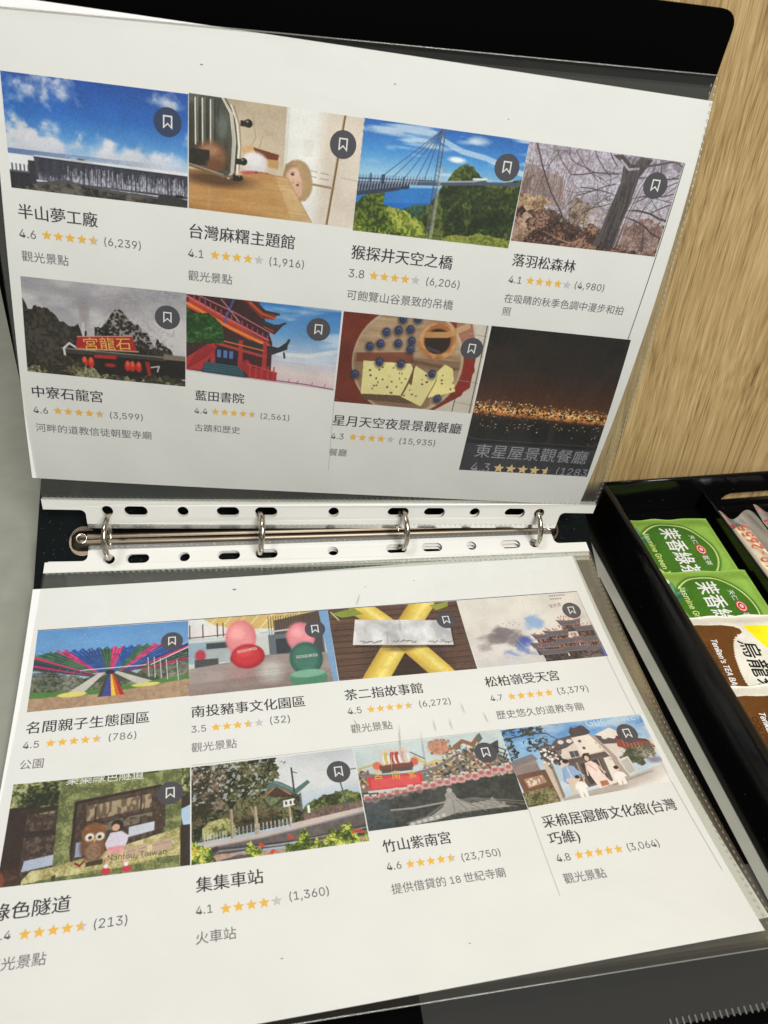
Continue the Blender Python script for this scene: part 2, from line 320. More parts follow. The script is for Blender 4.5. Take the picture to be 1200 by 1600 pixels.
def p3():
    c = Cv(seed=5); c.grad([(0, (36, 98, 178)), (.25, (70, 142, 208)), (.45, (150, 196, 226)), (.6, (130, 180, 220))])
    n = c.noise(3, 12, 4); c.mix(np.clip((n - .5) * 3, 0, 1) * (c.V < .5) * .7, (226, 232, 238)); c.L([(.48, .1), (.6, .17), (.75, .2), (1, .3)], .03, (236, 238, 240), .55); c.E(.58, .25, .05, .025, (236, 238, 240), .8); c.E(.7, .06, .06, .03, (236, 238, 240), .9, .6)
    c.mix(c.poly([(0, .6), (.5, .52), (.5, .85), (0, .9)]), (32, 104, 186)); c.mix(c.poly([(0, .6), (.5, .52), (.5, .66), (0, .74)]) * .4, (70, 150, 214))
    c.leaf(c.below([(0, .9), (.12, .8), (.25, .77), (.36, .7), (.45, .68), (.5, .66)], .02) * (c.U < .55), [(30, 56, 40), (52, 84, 62), (70, 100, 78)], 30)
    c.leaf(c.below([(0, 2), (.38, .86), (.46, .66), (.52, .48), (.56, .38), (.6, .3), (.64, .27), (.69, .29), (.74, .38), (.8, .42), (.9, .4), (1, .34)], .025, 26), [(26, 38, 16), (46, 62, 24), (70, 84, 36), (98, 108, 52), (40, 56, 22)], 34)
    c.mix(((c.U > .52) & (c.noise(14, 9, 3) > .55)) * (c.V > .45) * .45, (22, 34, 14))
    c.leaf(c.below([(0, .72), (.06, .68), (.08, .58), (.13, .53), (.17, .62), (.17, .74), (.3, .78), (.42, .86), (.5, 1.0), (.51, 2)], .05, 24), [(44, 62, 20), (86, 104, 32), (132, 144, 52), (176, 180, 80), (98, 116, 38)], 36)
    c.leaf(c.below([(0, 2), (.55, 2), (.56, .97), (.8, .88), (1, .94)], .04), [(60, 74, 24), (110, 122, 44), (150, 152, 70)], 40)
    c.L([(0, .56), (.15, .54), (.3, .51), (.47, .485), (.6, .46), (.75, .43), (1, .395)], .02, (74, 84, 108)); c.L([(0, .52), (.15, .5), (.47, .46)], .007, (60, 66, 90)); c.L([(0, .6), (.15, .57), (.3, .54)], .03, (40, 52, 78)); c.L([(0, .65), (.12, .61), (.25, .56)], .03, (50, 62, 84))
    for k in range(20): c.L([(.01 + k * .018, .63 - k * .006), (.018 + k * .018, .53 - k * .004)], .004, (190, 196, 210))
    for k in range(26): c.L([(.01 + k * .018, .55 - k * .0035), (.01 + k * .018, .49 - k * .0025)], .003, (70, 74, 96))
    c.L([(.5, .46), (.7, .42), (.8, .38)], .009, (165, 172, 178)); c.L([(.7, .4), (.78, .385)], .012, (220, 222, 222))
    for x in (.465, .487): c.L([(x, 0), (x - .004, .5), (x - .01, 1)], .006, (70, 76, 92))
    c.L([(.493, .35), (.49, .98)], .02, (200, 196, 186), .45)
    for k in range(24): c.L([(.463, k * .04), (.489, k * .04 + .02)], .003, (96, 100, 116))
    for x, y in ((.14, .48), (.21, .47), (.28, .465), (.35, .46), (.4, .455)): c.L([(.462, .02), (x, y)], .004, (58, 66, 90), .9)
    for x in (.07, .14, .15, .27): c.R(x, .46, x + .008, .54, (34, 44, 74))
    return c
def p4():
    c = Cv(seed=8); c.grad([(0, (182, 174, 190)), (.5, (196, 192, 206)), (1, (180, 160, 150))]); n = c.noise(8, 6, 5); c.mix(np.clip((n - .4) * 2, 0, 1) * .7, (150, 134, 146)); c.mix((c.noise(60, 30, 3) > .62) * .4, (226, 224, 234))
    c.mix(c.poly([(0, .2), (.25, .3), (.3, .6), (0, .55)]) * .5, (140, 108, 92))
    for k in range(90):
        x = c.r.uniform(0, .34); y = c.r.uniform(.4, .62); c.L([(x, y), (x + c.r.uniform(-.02, .04), y - c.r.uniform(.12, .35))], .003, (110, 84, 76), .7)
    for k in range(30): x = c.r.uniform(0, .4); y = c.r.uniform(.2, .5); c.L([(x, y), (x + .01, y - .2)], .003, (206, 200, 208), .7)
    c.mix((c.noise(110, 70, 2) > .6) * .35, (96, 84, 92)); g = c.below([(0, .52), (.12, .6), (.28, .68), (.45, .78), (.52, .72), (.6, .78), (.8, .7), (1, .66)], .05, 18); c.leaf(g, [(44, 28, 26), (78, 52, 44), (112, 80, 68), (160, 126, 106), (60, 40, 36)], 44)
    c.leaf(c.crown(.08, .58, .13, .07, .8, 30), [(120, 92, 70), (170, 138, 108), (206, 178, 146)], 50); c.mix(c.poly([(.2, .62), (.5, .8), (.48, .86), (.18, .68)]) * .6 * (c.noise(40, 26, 3) + .3).clip(0, 1), (66, 58, 56)); c.leaf(c.crown(.02, .88, .1, .16, .8, 30), [(120, 90, 76), (196, 166, 146)], 50)
    c.leaf(c.crown(.88, .8, .16, .17, .5, 30), [(104, 80, 76), (140, 112, 106), (176, 152, 144)], 60); c.leaf(c.crown(.42, .64, .1, .12, 1.1, 30), [(80, 62, 52), (130, 108, 90), (176, 158, 146)], 60)
    for (x, y, a, l, w) in ((.05, .0, .95, .62, .009), (.6, .2, 3.3, .3, .007), (.6, .3, 3.0, .26, .006), (.6, .4, 3.5, .22, .006), (.58, .12, 3.9, .2, .006), (.6, .5, 2.7, .2, .006), (.68, .1, -.2, .35, .012), (.7, .22, .1, .32, .008), (.72, .55, .1, .32, .012), (.72, .62, .25, .3, .010), (.74, .42, -.1, .26, .007), (.3, .02, 1.0, .25, .004), (.2, .05, 2.2, .2, .004), (.42, .0, .9, .2, .005), (.45, .65, -1.2, .2, .004), (.86, .05, 1.2, .3, .005), (1, .2, 2.8, .3, .006), (.95, .9, -1.5, .2, .004)):
        c.branch(x, y, a, l, w, (74, 62, 66), 4)
    c.P([(.54, .02), (.62, .1), (.63, .3), (.6, .55), (.58, .8), (.54, .96), (.72, .97), (.7, .75), (.73, .45), (.74, .2), (.8, .02), (.72, 0), (.68, .1), (.6, .0)], (86, 78, 80))
    c.mix(c.poly([(.54, .02), (.62, .1), (.63, .3), (.58, .8), (.54, .96), (.72, .97), (.7, .75), (.74, .2), (.8, .02)]) * (c.noise(90, 6, 3) > .5) * .6, (50, 44, 46)); [c.L([(.69 + .012 * k, .95), (.715 + .008 * k, .6), (.75 + .01 * k, .3), (.79 + .015 * k, .1)], .005, q, .85) for k, q in enumerate(((120, 112, 116), (200, 194, 200), (96, 88, 92), (176, 168, 174), (110, 100, 104)))]; [c.L([(.6 + .02 * k, .97), (.61 + .016 * k, .7), (.625 + .014 * k, .3)], .004, (44 + 14 * (k % 2), 38 + 12 * (k % 2), 42 + 12 * (k % 2)), .8) for k in range(5)]
    c.L([(.6, .06), (.66, .14), (.72, .12)], .014, (170, 164, 172)); c.mix(c.poly([(.58, .0), (.98, .0), (1, .1), (.7, .16)]) * (c.noise(50, 30, 3) > .5) * .5, (96, 84, 90))
    c.L([(.3, .92), (.4, .96), (.48, .9)], .009, (168, 128, 108)); c.L([(.2, .86), (.3, .92)], .006, (150, 110, 92)); return c
def p5():
    c = Cv(seed=9); c.grad([(0, (172, 168, 174)), (.4, (198, 194, 196)), (.8, (188, 182, 186))]); n = c.noise(4, 5, 4); c.mix(n * .6, (204, 196, 196)); c.mix(np.clip(1 - n * 1.6, 0, 1) * .5, (128, 126, 136))
    c.E(.37, .3, .03, .14, (150, 140, 144), .6, .7); c.L([(.355, .62), (.36, .42)], .018, (206, 200, 202), .7)
    T = [(24, 22, 20), (44, 40, 36), (66, 60, 52), (36, 34, 28)]
    c.leaf(c.below([(0, .2), (.03, .3), (.08, .3), (.15, .3), (.22, .42), (.3, .46), (.33, .42), (.36, .6), (.36, 2)], .05, 22), T, 26); c.leaf(c.below([(0, 2), (.42, 2), (.43, .45), (.5, .38), (.56, .22), (.62, .28), (.7, .4), (.76, .44), (.8, .62), (.82, .5), (.87, .58), (.92, .66), (.96, 2)], .06, 30), T, 30)
    c.mix((c.noise(80, 50, 2) > .66) * ((c.V < .62) & (c.U > .44) & (c.U < .93)) * .8, (172, 166, 170)); c.L([(.37, .6), (.375, .5)], .012, (30, 28, 26))
    c.P([(.22, .72), (.9, .7), (1, .68), (1, .92), (.22, .96)], (26, 20, 18)); c.P([(.2, .7), (.86, .69), (.88, .735), (.24, .75)], (60, 54, 50)); c.L([(.22, .7), (.88, .695)], .008, (128, 118, 108)); c.P([(.86, .66), (1, .665), (1, .72), (.86, .72)], (120, 108, 98)); c.L([(.24, .78), (.235, .7), (.27, .64), (.31, .68)], .014, (206, 204, 204))
    c.P([(.32, .56), (.66, .5), (.69, .655), (.31, .685)], (168, 34, 34)); c.L([(.32, .56), (.66, .5)], .006, (216, 160, 150)); c.L([(.31, .69), (.7, .66)], .008, (200, 150, 140))
    c.P([(.42, .74), (.56, .73), (.56, .765), (.42, .775)], (176, 36, 38))
    for x in (.36, .4, .63, .66, .7): c.E(x, .83, .02, .055, (196, 44, 34), .4); c.E(x, .8, .012, .03, (226, 90, 60), .5)
    c.P([(.74, .76), (.77, .76), (.78, .92), (.76, .93)], (150, 36, 34)); c.E(.52, .84, .035, .022, (150, 40, 36), .4); c.L([(.78, .82), (.83, .8), (.82, .86)], .01, (190, 190, 190))
    c.leaf(c.below([(0, .93), (.18, .9), (.22, .8), (.32, .78), (.38, .88), (.45, .95), (.7, .97), (.8, .9), (.92, .9), (1, .93)], .07, 24), [(36, 34, 26), (68, 66, 46), (112, 106, 80), (150, 146, 116), (52, 48, 34)], 30); return c
def p6():
    c = Cv(seed=10); c.grad([(0, (56, 122, 190)), (.35, (98, 152, 204)), (.6, (176, 190, 212)), (.85, (222, 204, 202)), (1, (206, 186, 196))]); c.mix(np.clip(c.noise(3, 8, 4) - .5, 0, 1) * 1.4 * (c.V < .7), (214, 222, 232)); c.L([(.6, .62), (.8, .6), (1, .5)], .03, (232, 226, 226), .6)
    def roof(a, b, tip, th, col): c.P([a, b, tip, (b[0], b[1] + th * .7), (a[0], a[1] + th)], col)
    c.P([(0, 0), (.46, 0), (.5, .2), (.56, .5), (.56, .98), (0, .98)], (58, 34, 36))
    c.P([(.36, 0), (.45, .0), (.5, .1), (.585, .13), (.56, .2), (.48, .2)], (128, 48, 34)); c.L([(.42, 0), (.5, .11), (.59, .13)], .018, (44, 44, 52)); c.L([(.4, .02), (.48, .14), (.56, .18)], .012, (196, 84, 40))
    c.P([(.44, .2), (.56, .26), (.63, .24), (.57, .38), (.5, .36)], (52, 40, 44)); c.L([(.5, .24), (.58, .28), (.635, .23)], .016, (46, 50, 60)); c.L([(.5, .3), (.56, .34)], .012, (150, 60, 46))
    c.P([(.02, .05), (.52, .48), (.56, .54), (.52, .58), (.0, .16)], (182, 74, 44)); c.L([(0, .02), (.25, .24), (.53, .46)], .014, (206, 96, 112)); c.L([(0, .11), (.28, .36), (.54, .54)], .02, (230, 126, 58)); c.L([(0, .06), (.26, .3), (.54, .5)], .006, (150, 40, 56))
    for k in range(15): x = .05 + k * .034; c.L([(x, .07 + k * .029), (x, .0 + k * .029)], .007, (186, 70, 84))
    c.L([(.0, -.05), (.3, .16), (.56, .38)], .008, (196, 110, 120)); c.L([(.3, .0), (.24, .3)], .012, (66, 88, 150)); c.L([(.22, .02), (.34, .28)], .008, (190, 120, 140))
    c.P([(.2, .46), (.5, .52), (.6, .54), (.665, .44), (.66, .55), (.54, .66), (.4, .62), (.2, .56)], (52, 40, 44)); c.L([(.42, .5), (.56, .58), (.64, .55), (.668, .43)], .018, (40, 46, 52)); c.L([(.64, .6), (.645, .66)], .012, (40, 36, 40))
    c.P([(.2, .55), (.54, .66), (.54, .9), (.2, .9)], (66, 30, 34)); c.P([(.18, .62), (.36, .66), (.36, .84), (.18, .84)], (30, 28, 40))
    for x in (.2, .24, .28): c.R(x, .66, x + .025, .76, (86, 118, 176)); 
    for x in (.16, .34, .5): c.P([(x, .5), (x + .025, .5), (x + .03, .95), (x - .005, .95)], (166, 50, 50))
    c.L([(.2, .58), (.52, .68)], .022, (168, 62, 60)); c.L([(.2, .53), (.5, .6)], .01, (206, 110, 50))
    c.P([(0, .82), (.14, .6), (.2, .62), (.1, .96), (0, .98)], (176, 46, 50)); 
    for k in range(7): c.L([(.0 + k * .02, .98 - k * .03), (.1 + k * .014, .62 + k * .004)], .005, (110, 26, 34))
    c.P([(.12, .84), (.34, .84), (.4, .99), (.1, .99)], (40, 70, 84)); [c.L([(.12, .86 + k * .03), (.38, .86 + k * .03)], .004, (80, 112, 124)) for k in range(4)]
    c.P([(.36, .78), (.4, .74), (.44, .84), (.6, .86), (.6, .98), (.42, .98), (.36, .86)], (152, 40, 46)); [c.L([(x, .8), (x, .98)], .009, (186, 58, 60)) for x in (.42, .46, .5, .54, .58)]; c.L([(.4, .8), (.6, .87)], .01, (196, 66, 66))
    c.leaf(c.below([(0, .18), (.08, .2), (.16, .26), (.22, .36), (.24, .44), (.25, 2)], .08, 20) * (c.V < .62 - .2 * c.U), [(26, 56, 26), (48, 92, 40), (78, 126, 56), (34, 70, 30)], 26); c.L([(.02, .7), (.08, .56), (.16, .54)], .01, (60, 44, 40))
    c.L([(.6, .97), (.8, .97), (1, .99)], .01, (150, 92, 110)); [c.L([(x, .98), (x + .01, .93)], .005, (160, 90, 100)) for x in (.68, .74, .84, .93)]; return c
def p7():
    c = Cv(seed=11, base=(112, 42, 26)); c.mix(c.noise(6, 5, 4) * .6, (150, 62, 38)); c.mix(np.clip(c.ell(.1, .5, .2, .8, 1) - .3, 0, 1) * .4, (60, 20, 14))
    c.P([(.86, 0), (1, 0), (1, 1), (.72, 1), (.9, .8), (.96, .5)], (206, 196, 184)); c.P([(.8, 0), (.88, 0), (.95, .3), (.95, .7), (.86, .82), (.8, .6)], (134, 40, 30)); [c.L([(.86, y), (1, y + .02)], .004, (150, 140, 132)) for y in (.1, .32, .62, .88)]; c.L([(.985, 0), (.985, 1)], .006, (70, 56, 50)); c.L([(.86, .84), (.855, 1)], .005, (60, 50, 46))
    m = c.ell(.48, .48, .385, .6, .02); W = np.zeros((c.h, c.w)); c.mix(m, (150, 120, 92)); c.mix(m * c.noise(4, 26, 4) * .7, (196, 170, 138)); c.mix(m * (c.V > .42) * .5, (112, 80, 60)); c.mix(m * c.poly([(.12, .42), (.5, .36), (.52, .48), (.12, .52)]) * .8, (116, 56, 38)); c.mix(m * c.poly([(.5, .44), (.9, .5), (.9, .54), (.5, .48)]) * .5, (80, 54, 40))
    c.mix(m * c.poly([(.6, .55), (.9, .5), (.9, .9), (.6, 1)]) * (c.noise(40, 8, 3) > .55) * .5, (186, 160, 130)); c.mix((c.ell(.48, .48, .39, .61, .02) - c.ell(.475, .475, .375, .58, .03)).clip(0, 1) * .7, (206, 188, 160))
    c.E(.66, .22, .135, .2, (166, 104, 60), .1); c.E(.66, .22, .09, .135, (40, 26, 20), .15); c.L([(.58, .16), (.72, .14), (.85, .03)], .04, (190, 138, 88)); c.L([(.6, .3), (.68, .33)], .02, (70, 60, 70)); c.E(.655, .3, .11, .12, (196, 140, 90), .3, 0.0); c.mix((c.ell(.66, .22, .135, .2, .05) - c.ell(.665, .2, .105, .16, .05)).clip(0, 1) * c.noise(20, 14, 2), (214, 160, 108)); c.P([(.77, .0), (.9, .0), (.94, .28), (.8, .34)], (196, 178, 150), .5)
    Y = (228, 216, 152); c.P([(.17, .56), (.52, .52), (.62, .6), (.55, .95), (.2, .95)], (96, 70, 50)); c.P([(.17, .5), (.5, .49), (.53, .56), (.5, .7), (.53, .74), (.48, .86), (.18, .88)], Y); c.P([(.53, .5), (.7, .64), (.69, .72), (.62, .97), (.46, .87), (.53, .72)], Y); c.P([(.68, .58), (.74, .46), (.8, .5), (.85, .76), (.66, .86)], (236, 222, 150)); c.L([(.53, .5), (.52, .6), (.5, .72), (.47, .86)], .012, (110, 72, 50)); c.L([(.7, .64), (.68, .74), (.65, .87)], .006, (120, 88, 60))
    for k in range(46):
        x, y = c.r.uniform(.2, .84), c.r.uniform(.53, .88); c.mix(c.ell(x, y, c.r.uniform(.003, .009), c.r.uniform(.005, .013), .4) * (c.A[..., 0] > 200), (84, 62, 44))
    for (x, y) in ((.3, .17), (.38, .14), (.46, .12), (.39, .28), (.2, .34), (.27, .3), (.28, .5), (.43, .5), (.12, .66), (.48, .24), (.48, .33), (.66, .58), (.73, .86), (.4, .02), (.5, .0)):
        c.E(x, y + .014, .034, .056, (46, 36, 38), .7, .6); c.E(x, y, .026, .045, (40, 48, 80), .35); c.E(x + .004, y - .006, .014, .022, (96, 114, 166), .6, .8); c.E(x + .003, y, .008, .012, (24, 26, 48), .4)
    return c
def p8():
    c = Cv(w=440, h=480, seed=12, base=(14, 14, 14)); c.grad([(0, (16, 14, 12)), (.25, (30, 20, 14)), (.45, (70, 40, 24)), (.5, (76, 44, 26)), (.62, (22, 18, 16)), (.75, (14, 15, 16))])
    c.mix(np.clip(c.noise(3, 5, 4) - .5, 0, 1) * .35 * (c.V < .5), (80, 52, 36)); n = c.noise(70, 110, 2); b = np.exp(-((c.V - .53 - .02 * c.U) / .035) ** 2); c.mix((n > .62) * b, (230, 150, 70)); c.mix((c.noise(90, 120, 2) > .7) * b, (255, 214, 150)); c.mix(np.exp(-((c.V - .56 - .02 * c.U) / .01) ** 2) * c.noise(30, 4, 3), (236, 128, 56))
    for k in range(150):
        x = c.r.rand(); y = .47 + .09 * abs(c.r.randn()) * .6 + .02 * x; c.E(x, y, c.r.uniform(.002, .006), c.r.uniform(.002, .005), [(255, 224, 170), (240, 150, 70), (255, 190, 110), (235, 235, 225)][c.r.randint(4)], .6)
    for k in range(46): x = c.r.rand() * .95 + .03; y = c.r.uniform(.6, .68) + (.08 if x > .7 and c.r.rand() > .4 else 0); c.E(x, y, c.r.uniform(.003, .007), .004, [(206, 214, 214), (230, 190, 140)][c.r.randint(2)], .6, .8)
    c.R(0, .785, 1, 1.01, (46, 48, 52)); c.mix(np.clip(c.noise(3, 8, 3) - .4, 0, 1) * (c.V > .72) * .35, (70, 66, 70)); c.L([(.0, .72), (.015, .745), (.06, .755), (.5, .757), (.94, .757), (.985, .745), (1, .72)], .004, (86, 86, 90)); return c
def p9():
    c = Cv(seed=13); c.grad([(0, (92, 144, 200)), (.4, (120, 164, 210)), (.7, (150, 180, 205))])
    c.leaf(c.below([(0, .55), (.1, .52), (.2, .6), (.35, .66), (.5, .6), (.65, .66), (.75, .55), (.9, .52), (1, .5)], .05, 20), [(58, 66, 52), (92, 98, 82), (140, 132, 128), (106, 112, 88)], 30)
    c.mix(c.below([(0, .78), (.3, .8), (.5, .8), (1, .72)], .01), (82, 126, 62)); c.mix(c.below([(0, .85), (.5, .86), (1, .78)], .01), (178, 148, 122)); c.mix(c.below([(0, .85), (.5, .86), (1, .78)]) * (c.noise(40, 26, 3) > .5) * .4, (150, 116, 90))
    cols = [(38, 84, 160), (60, 106, 70), (214, 52, 106), (38, 86, 170), (42, 80, 150), (56, 98, 58), (214, 54, 110), (40, 90, 172), (66, 112, 66), (218, 60, 112), (40, 86, 160), (52, 84, 60), (180, 40, 70)]
    top = [0, .07, .12, .2, .27, .42, .49, .57, .68, .76, .85, .93, 1.0, 1.1]; vx, vy = .485, .62
    xs = [-.35, -.1, .12, .2, .27, .41, .49, .57, .67, .76, .85, 1.05, 1.3, 1.6]
    for k in range(13):
        a, b = xs[k], xs[k + 1]; c.P([(a, .27 if 0 < a < 1 else .38), (b, .27 if 0 < b < 1 else .38), (vx + (b - vx) * .22, vy - .02), (vx + (a - vx) * .22, vy - .02)], cols[k])
    tri = (c.V > .27) & (c.V < .6); an = np.arctan2(c.U - vx, vy + .02 - c.V); c.mix(tri * (np.sin(an * 90) > .3) * .22, (20, 30, 60)); c.mix(tri * (np.sin(an * 90 + 2) > .6) * .16, (255, 255, 255)); c.mix((c.V < .285 + .018 * np.sin(c.U * 120)) * 1.0 * (c.V > .2), (104, 152, 204)); c.mix((c.noise(30, 26, 3) > .55) * (c.V < .6) * (c.V > .3) * .25, (20, 40, 80))
    c.P([(0, .36), (.35, .6), (.42, .66), (0, .5)], (30, 44, 66)); [c.P([(0, .33 + k * .035), (.4, .62 + k * .006), (.4, .63 + k * .006), (0, .36 + k * .035)], q) for k, q in enumerate(((214, 52, 106), (50, 80, 52), (42, 60, 100), (186, 46, 84), (60, 60, 60)))]
    [c.P([(1, .3 + k * .035), (.6, .6 + k * .008), (.6, .61 + k * .008), (1, .335 + k * .035)], q) for k, q in enumerate(((40, 60, 120), (206, 50, 90), (60, 50, 60)))]; c.L([(.3, .55), (.72, .55)], .006, (226, 226, 226)); c.L([(.75, .55), (1, .36)], .008, (220, 216, 214))
    for x, y in ((.05, .72), (.12, .7), (.18, .68), (.23, .68), (.28, .67), (.74, .72), (.78, .72), (.82, .74), (.86, .76), (.93, .78)): c.L([(x + (.05 if x < .5 else -.01), y - (.2 if x < .5 else .26)), (x, y)], .006, (206, 206, 210) if x > .5 else (90, 98, 112))
    c.P([(.36, .72), (.5, .6), (.6, .6), (.78, .74)], (70, 78, 58)); c.P([(.42, .6), (.46, .6), (.33, .83), (.22, .83)], (196, 192, 184)); c.P([(.5, .6), (.54, .6), (.76, .76), (.68, .8)], (190, 188, 182)); c.E(.26, .84, .09, .03, (222, 210, 120), .2); c.E(.72, .8, .09, .025, (216, 208, 110), .2)
    xs2 = [.42, .445, .465, .485, .5, .525, .555]; cc = [(70, 60, 60), (50, 80, 150), (84, 60, 130), (226, 196, 70), (206, 100, 50), (170, 44, 50)]
    for k in range(6): c.P([(.475 + k * .005, .6), (.48 + k * .005, .6), (.42 + (k + 1) * .028, .9), (.42 + k * .028, .9)], cc[k])
    c.E(.49, .6, .03, .03, (40, 40, 60), .3); return c
def p10():
    c = Cv(seed=14, base=(196, 198, 196)); c.P([(0, 0), (1, 0), (1, .3), (0, .26)], (214, 216, 214)); c.P([(.1, 0), (.9, 0), (.7, .22), (.35, .18), (.2, .12)], (206, 176, 110)); [c.L([(x, 0), (x - .12, .22)], .008, (232, 214, 170)) for x in (.2, .3, .4, .5, .6, .7, .8)]
    c.P([(0, .3), (.35, .32), (.4, .6), (0, .6)], (150, 172, 186)); c.R(0, .12, .25, .24, (222, 214, 214)); [c.L([(x, .08), (x, .26)], .007, (56, 48, 46)) for x in (.01, .1, .2, .24)]; c.L([(0, .25), (.26, .24)], .007, (70, 60, 56)); c.P([(.6, .1), (.95, 0), (.95, .3), (.6, .34)], (92, 76, 66)); [c.L([(x, .04), (x, .3)], .004, (50, 42, 38)) for x in np.linspace(.56, .94, 22)]; c.L([(.5, .26), (.95, .22)], .014, (178, 186, 188)); c.L([(.0, .31), (.5, .3)], .014, (206, 208, 206))
    c.P([(.55, .3), (.94, .28), (.94, .66), (.55, .58)], (96, 104, 112)); c.P([(.6, .36), (.7, .36), (.7, .56), (.6, .56)], (50, 54, 62)); c.P([(.72, .34), (.93, .3), (.93, .64), (.72, .58)], (70, 66, 70)); c.R(.12, .34, .3, .42, (62, 66, 68)); c.R(.1, .44, .35, .58, (170, 176, 178)); [c.E(x, .5, .035, .08, (184, 60, 78), .4) for x in (.08, .36)]; c.R(.04, .55, .2, .66, (74, 74, 78)); c.R(.28, .55, .4, .64, (84, 84, 88))
    c.mix(c.below([(0, .66), (.25, .62), (.5, .56), (.95, .6)]), (146, 130, 128)); c.mix(c.below([(0, .66), (.5, .57), (.95, .6)]) * np.clip(c.noise(6, 5, 4), 0, 1) * .5, (178, 166, 160)); c.mix(c.below([(0, .85), (1, .8)]) * .3, (120, 98, 92)); c.E(.55, .78, .08, .14, (214, 210, 206), 1, .7); c.E(.36, .76, .1, .1, (176, 112, 112), 1, .35); c.mix(c.below([(0, .66), (.5, .57), (.95, .6)]) * (c.noise(3, 40, 2) > .6) * .12, (96, 84, 84))
    # two plain inflatable balloons in the figures' places
    c.E(.36, .3, .105, .24, (206, 112, 120), .1); c.E(.355, .29, .095, .22, (228, 142, 146), .5); c.E(.34, .24, .05, .08, (240, 172, 172), .8, .7); c.E(.4, .56, .115, .16, (150, 30, 42), .1); c.E(.395, .55, .1, .14, (200, 50, 60), .5); c.E(.38, .5, .05, .06, (224, 86, 90), .8, .6)
    c.E(.78, .36, .1, .2, (200, 108, 122), .1); c.E(.775, .35, .09, .18, (230, 142, 152), .5); c.E(.76, .3, .04, .06, (242, 176, 180), .8, .7); c.E(.8, .66, .115, .22, (36, 72, 64), .1); c.E(.795, .65, .1, .2, (64, 112, 98), .5); c.E(.8, .92, .13, .12, (76, 132, 108), .1); c.E(.8, .86, .12, .05, (120, 168, 144), .2)
    c.P([(.93, 0), (1, 0), (1, 1), (.965, 1)], (120, 156, 196)); return c
def p11():
    c = Cv(seed=15, base=(84, 60, 50)); c.mix(c.noise(3, 60, 3) * .6, (116, 88, 72))
    for y in np.linspace(.06, .97, 12): c.L([(0, y), (1, y + .01)], .0045, (42, 28, 24))
    for k in range(24): x = c.r.rand(); y = .06 + .083 * c.r.randint(11); c.L([(x, y), (x, y + .08)], .003, (50, 34, 28), .6)
    def fruit(P, w):   # thick tapered banana stroke with round shading
        asp = c.h / c.w; best = np.full((c.h, c.w), 9.); side = np.zeros((c.h, c.w)); T = np.linspace(0, 1, 26); pts = [((1 - t) ** 2 * P[0][0] + 2 * t * (1 - t) * P[1][0] + t * t * P[2][0], ((1 - t) ** 2 * P[0][1] + 2 * t * (1 - t) * P[1][1] + t * t * P[2][1]) * asp) for t in T]
        for k in range(25):
            (x1, y1), (x2, y2) = pts[k], pts[k + 1]; dx, dy = x2 - x1, y2 - y1; q = dx * dx + dy * dy; t = np.clip(((c.U - x1) * dx + (c.V * asp - y1) * dy) / q, 0, 1); ex, ey = c.U - x1 - t * dx, c.V * asp - y1 - t * dy
            d = np.hypot(ex, ey); up = d < best; best = np.where(up, d, best); side = np.where(up, np.sign(dx * ey - dy * ex) * d, side)
        m = np.clip((w - best) / .004 + .5, 0, 1); s_ = side / w
        c.mix(m, (224, 198, 92)); c.mix(m * np.clip(.9 - np.abs(s_ + .25) * 2.2, 0, 1), (244, 226, 140)); c.mix(m * np.clip(s_ - .25, 0, 1) * 1.0, (176, 134, 50)); c.mix(m * np.clip(-s_ - .7, 0, 1) * 1.6, (190, 150, 60)); c.mix(m * (c.noise(20, 14, 3) > .62) * .25, (206, 172, 84)); return m
    c.mix(c.ell(.5, .85, .25, .3, 1) * .7, (40, 28, 26))
    fruit([(.74, -.02), (.5, .45), (.24, 1.06)], .085); fruit([(.24, .0), (.5, .4), (.76, 1.06)], .082)
    c.P([(.02, .06), (.2, .0), (.26, .1), (.1, .13)], (132, 146, 60)); c.L([(.02, .04), (.07, .16)], .01, (190, 196, 140)); c.P([(.78, .04), (.93, .0), (.92, .07), (.82, .12)], (146, 150, 64)); c.E(.5, .62, .12, .05, (46, 32, 28), .8, .5)
    q = c.poly([(.19, .17), (.9, .28), (.88, .64), (.14, .53)]); c.mix(c.poly([(.2, .22), (.91, .33), (.89, .68), (.15, .57)]) * .5, (30, 22, 20)); c.mix(q, (208, 206, 208)); n = c.noise(9, 5, 3); c.mix(q * np.clip((n - .5) * 2.2, 0, 1), (238, 238, 240)); c.mix(q * np.clip((.42 - n) * 2.2, 0, 1), (176, 174, 178)); c.L([(.19, .19), (.9, .3)], .006, (226, 200, 200)); c.L([(.145, .52), (.88, .63)], .006, (226, 206, 204))
    for x0 in (.2, .44, .7):
        for k in range(10): x = x0 + .016 * k; y = .50 + .13 * (x - .2); c.L([(x, y + c.r.uniform(-.02, .02)), (x + c.r.uniform(.01, .04), y + c.r.uniform(-.03, .02))], .005, (70, 68, 70), .75)
    return c
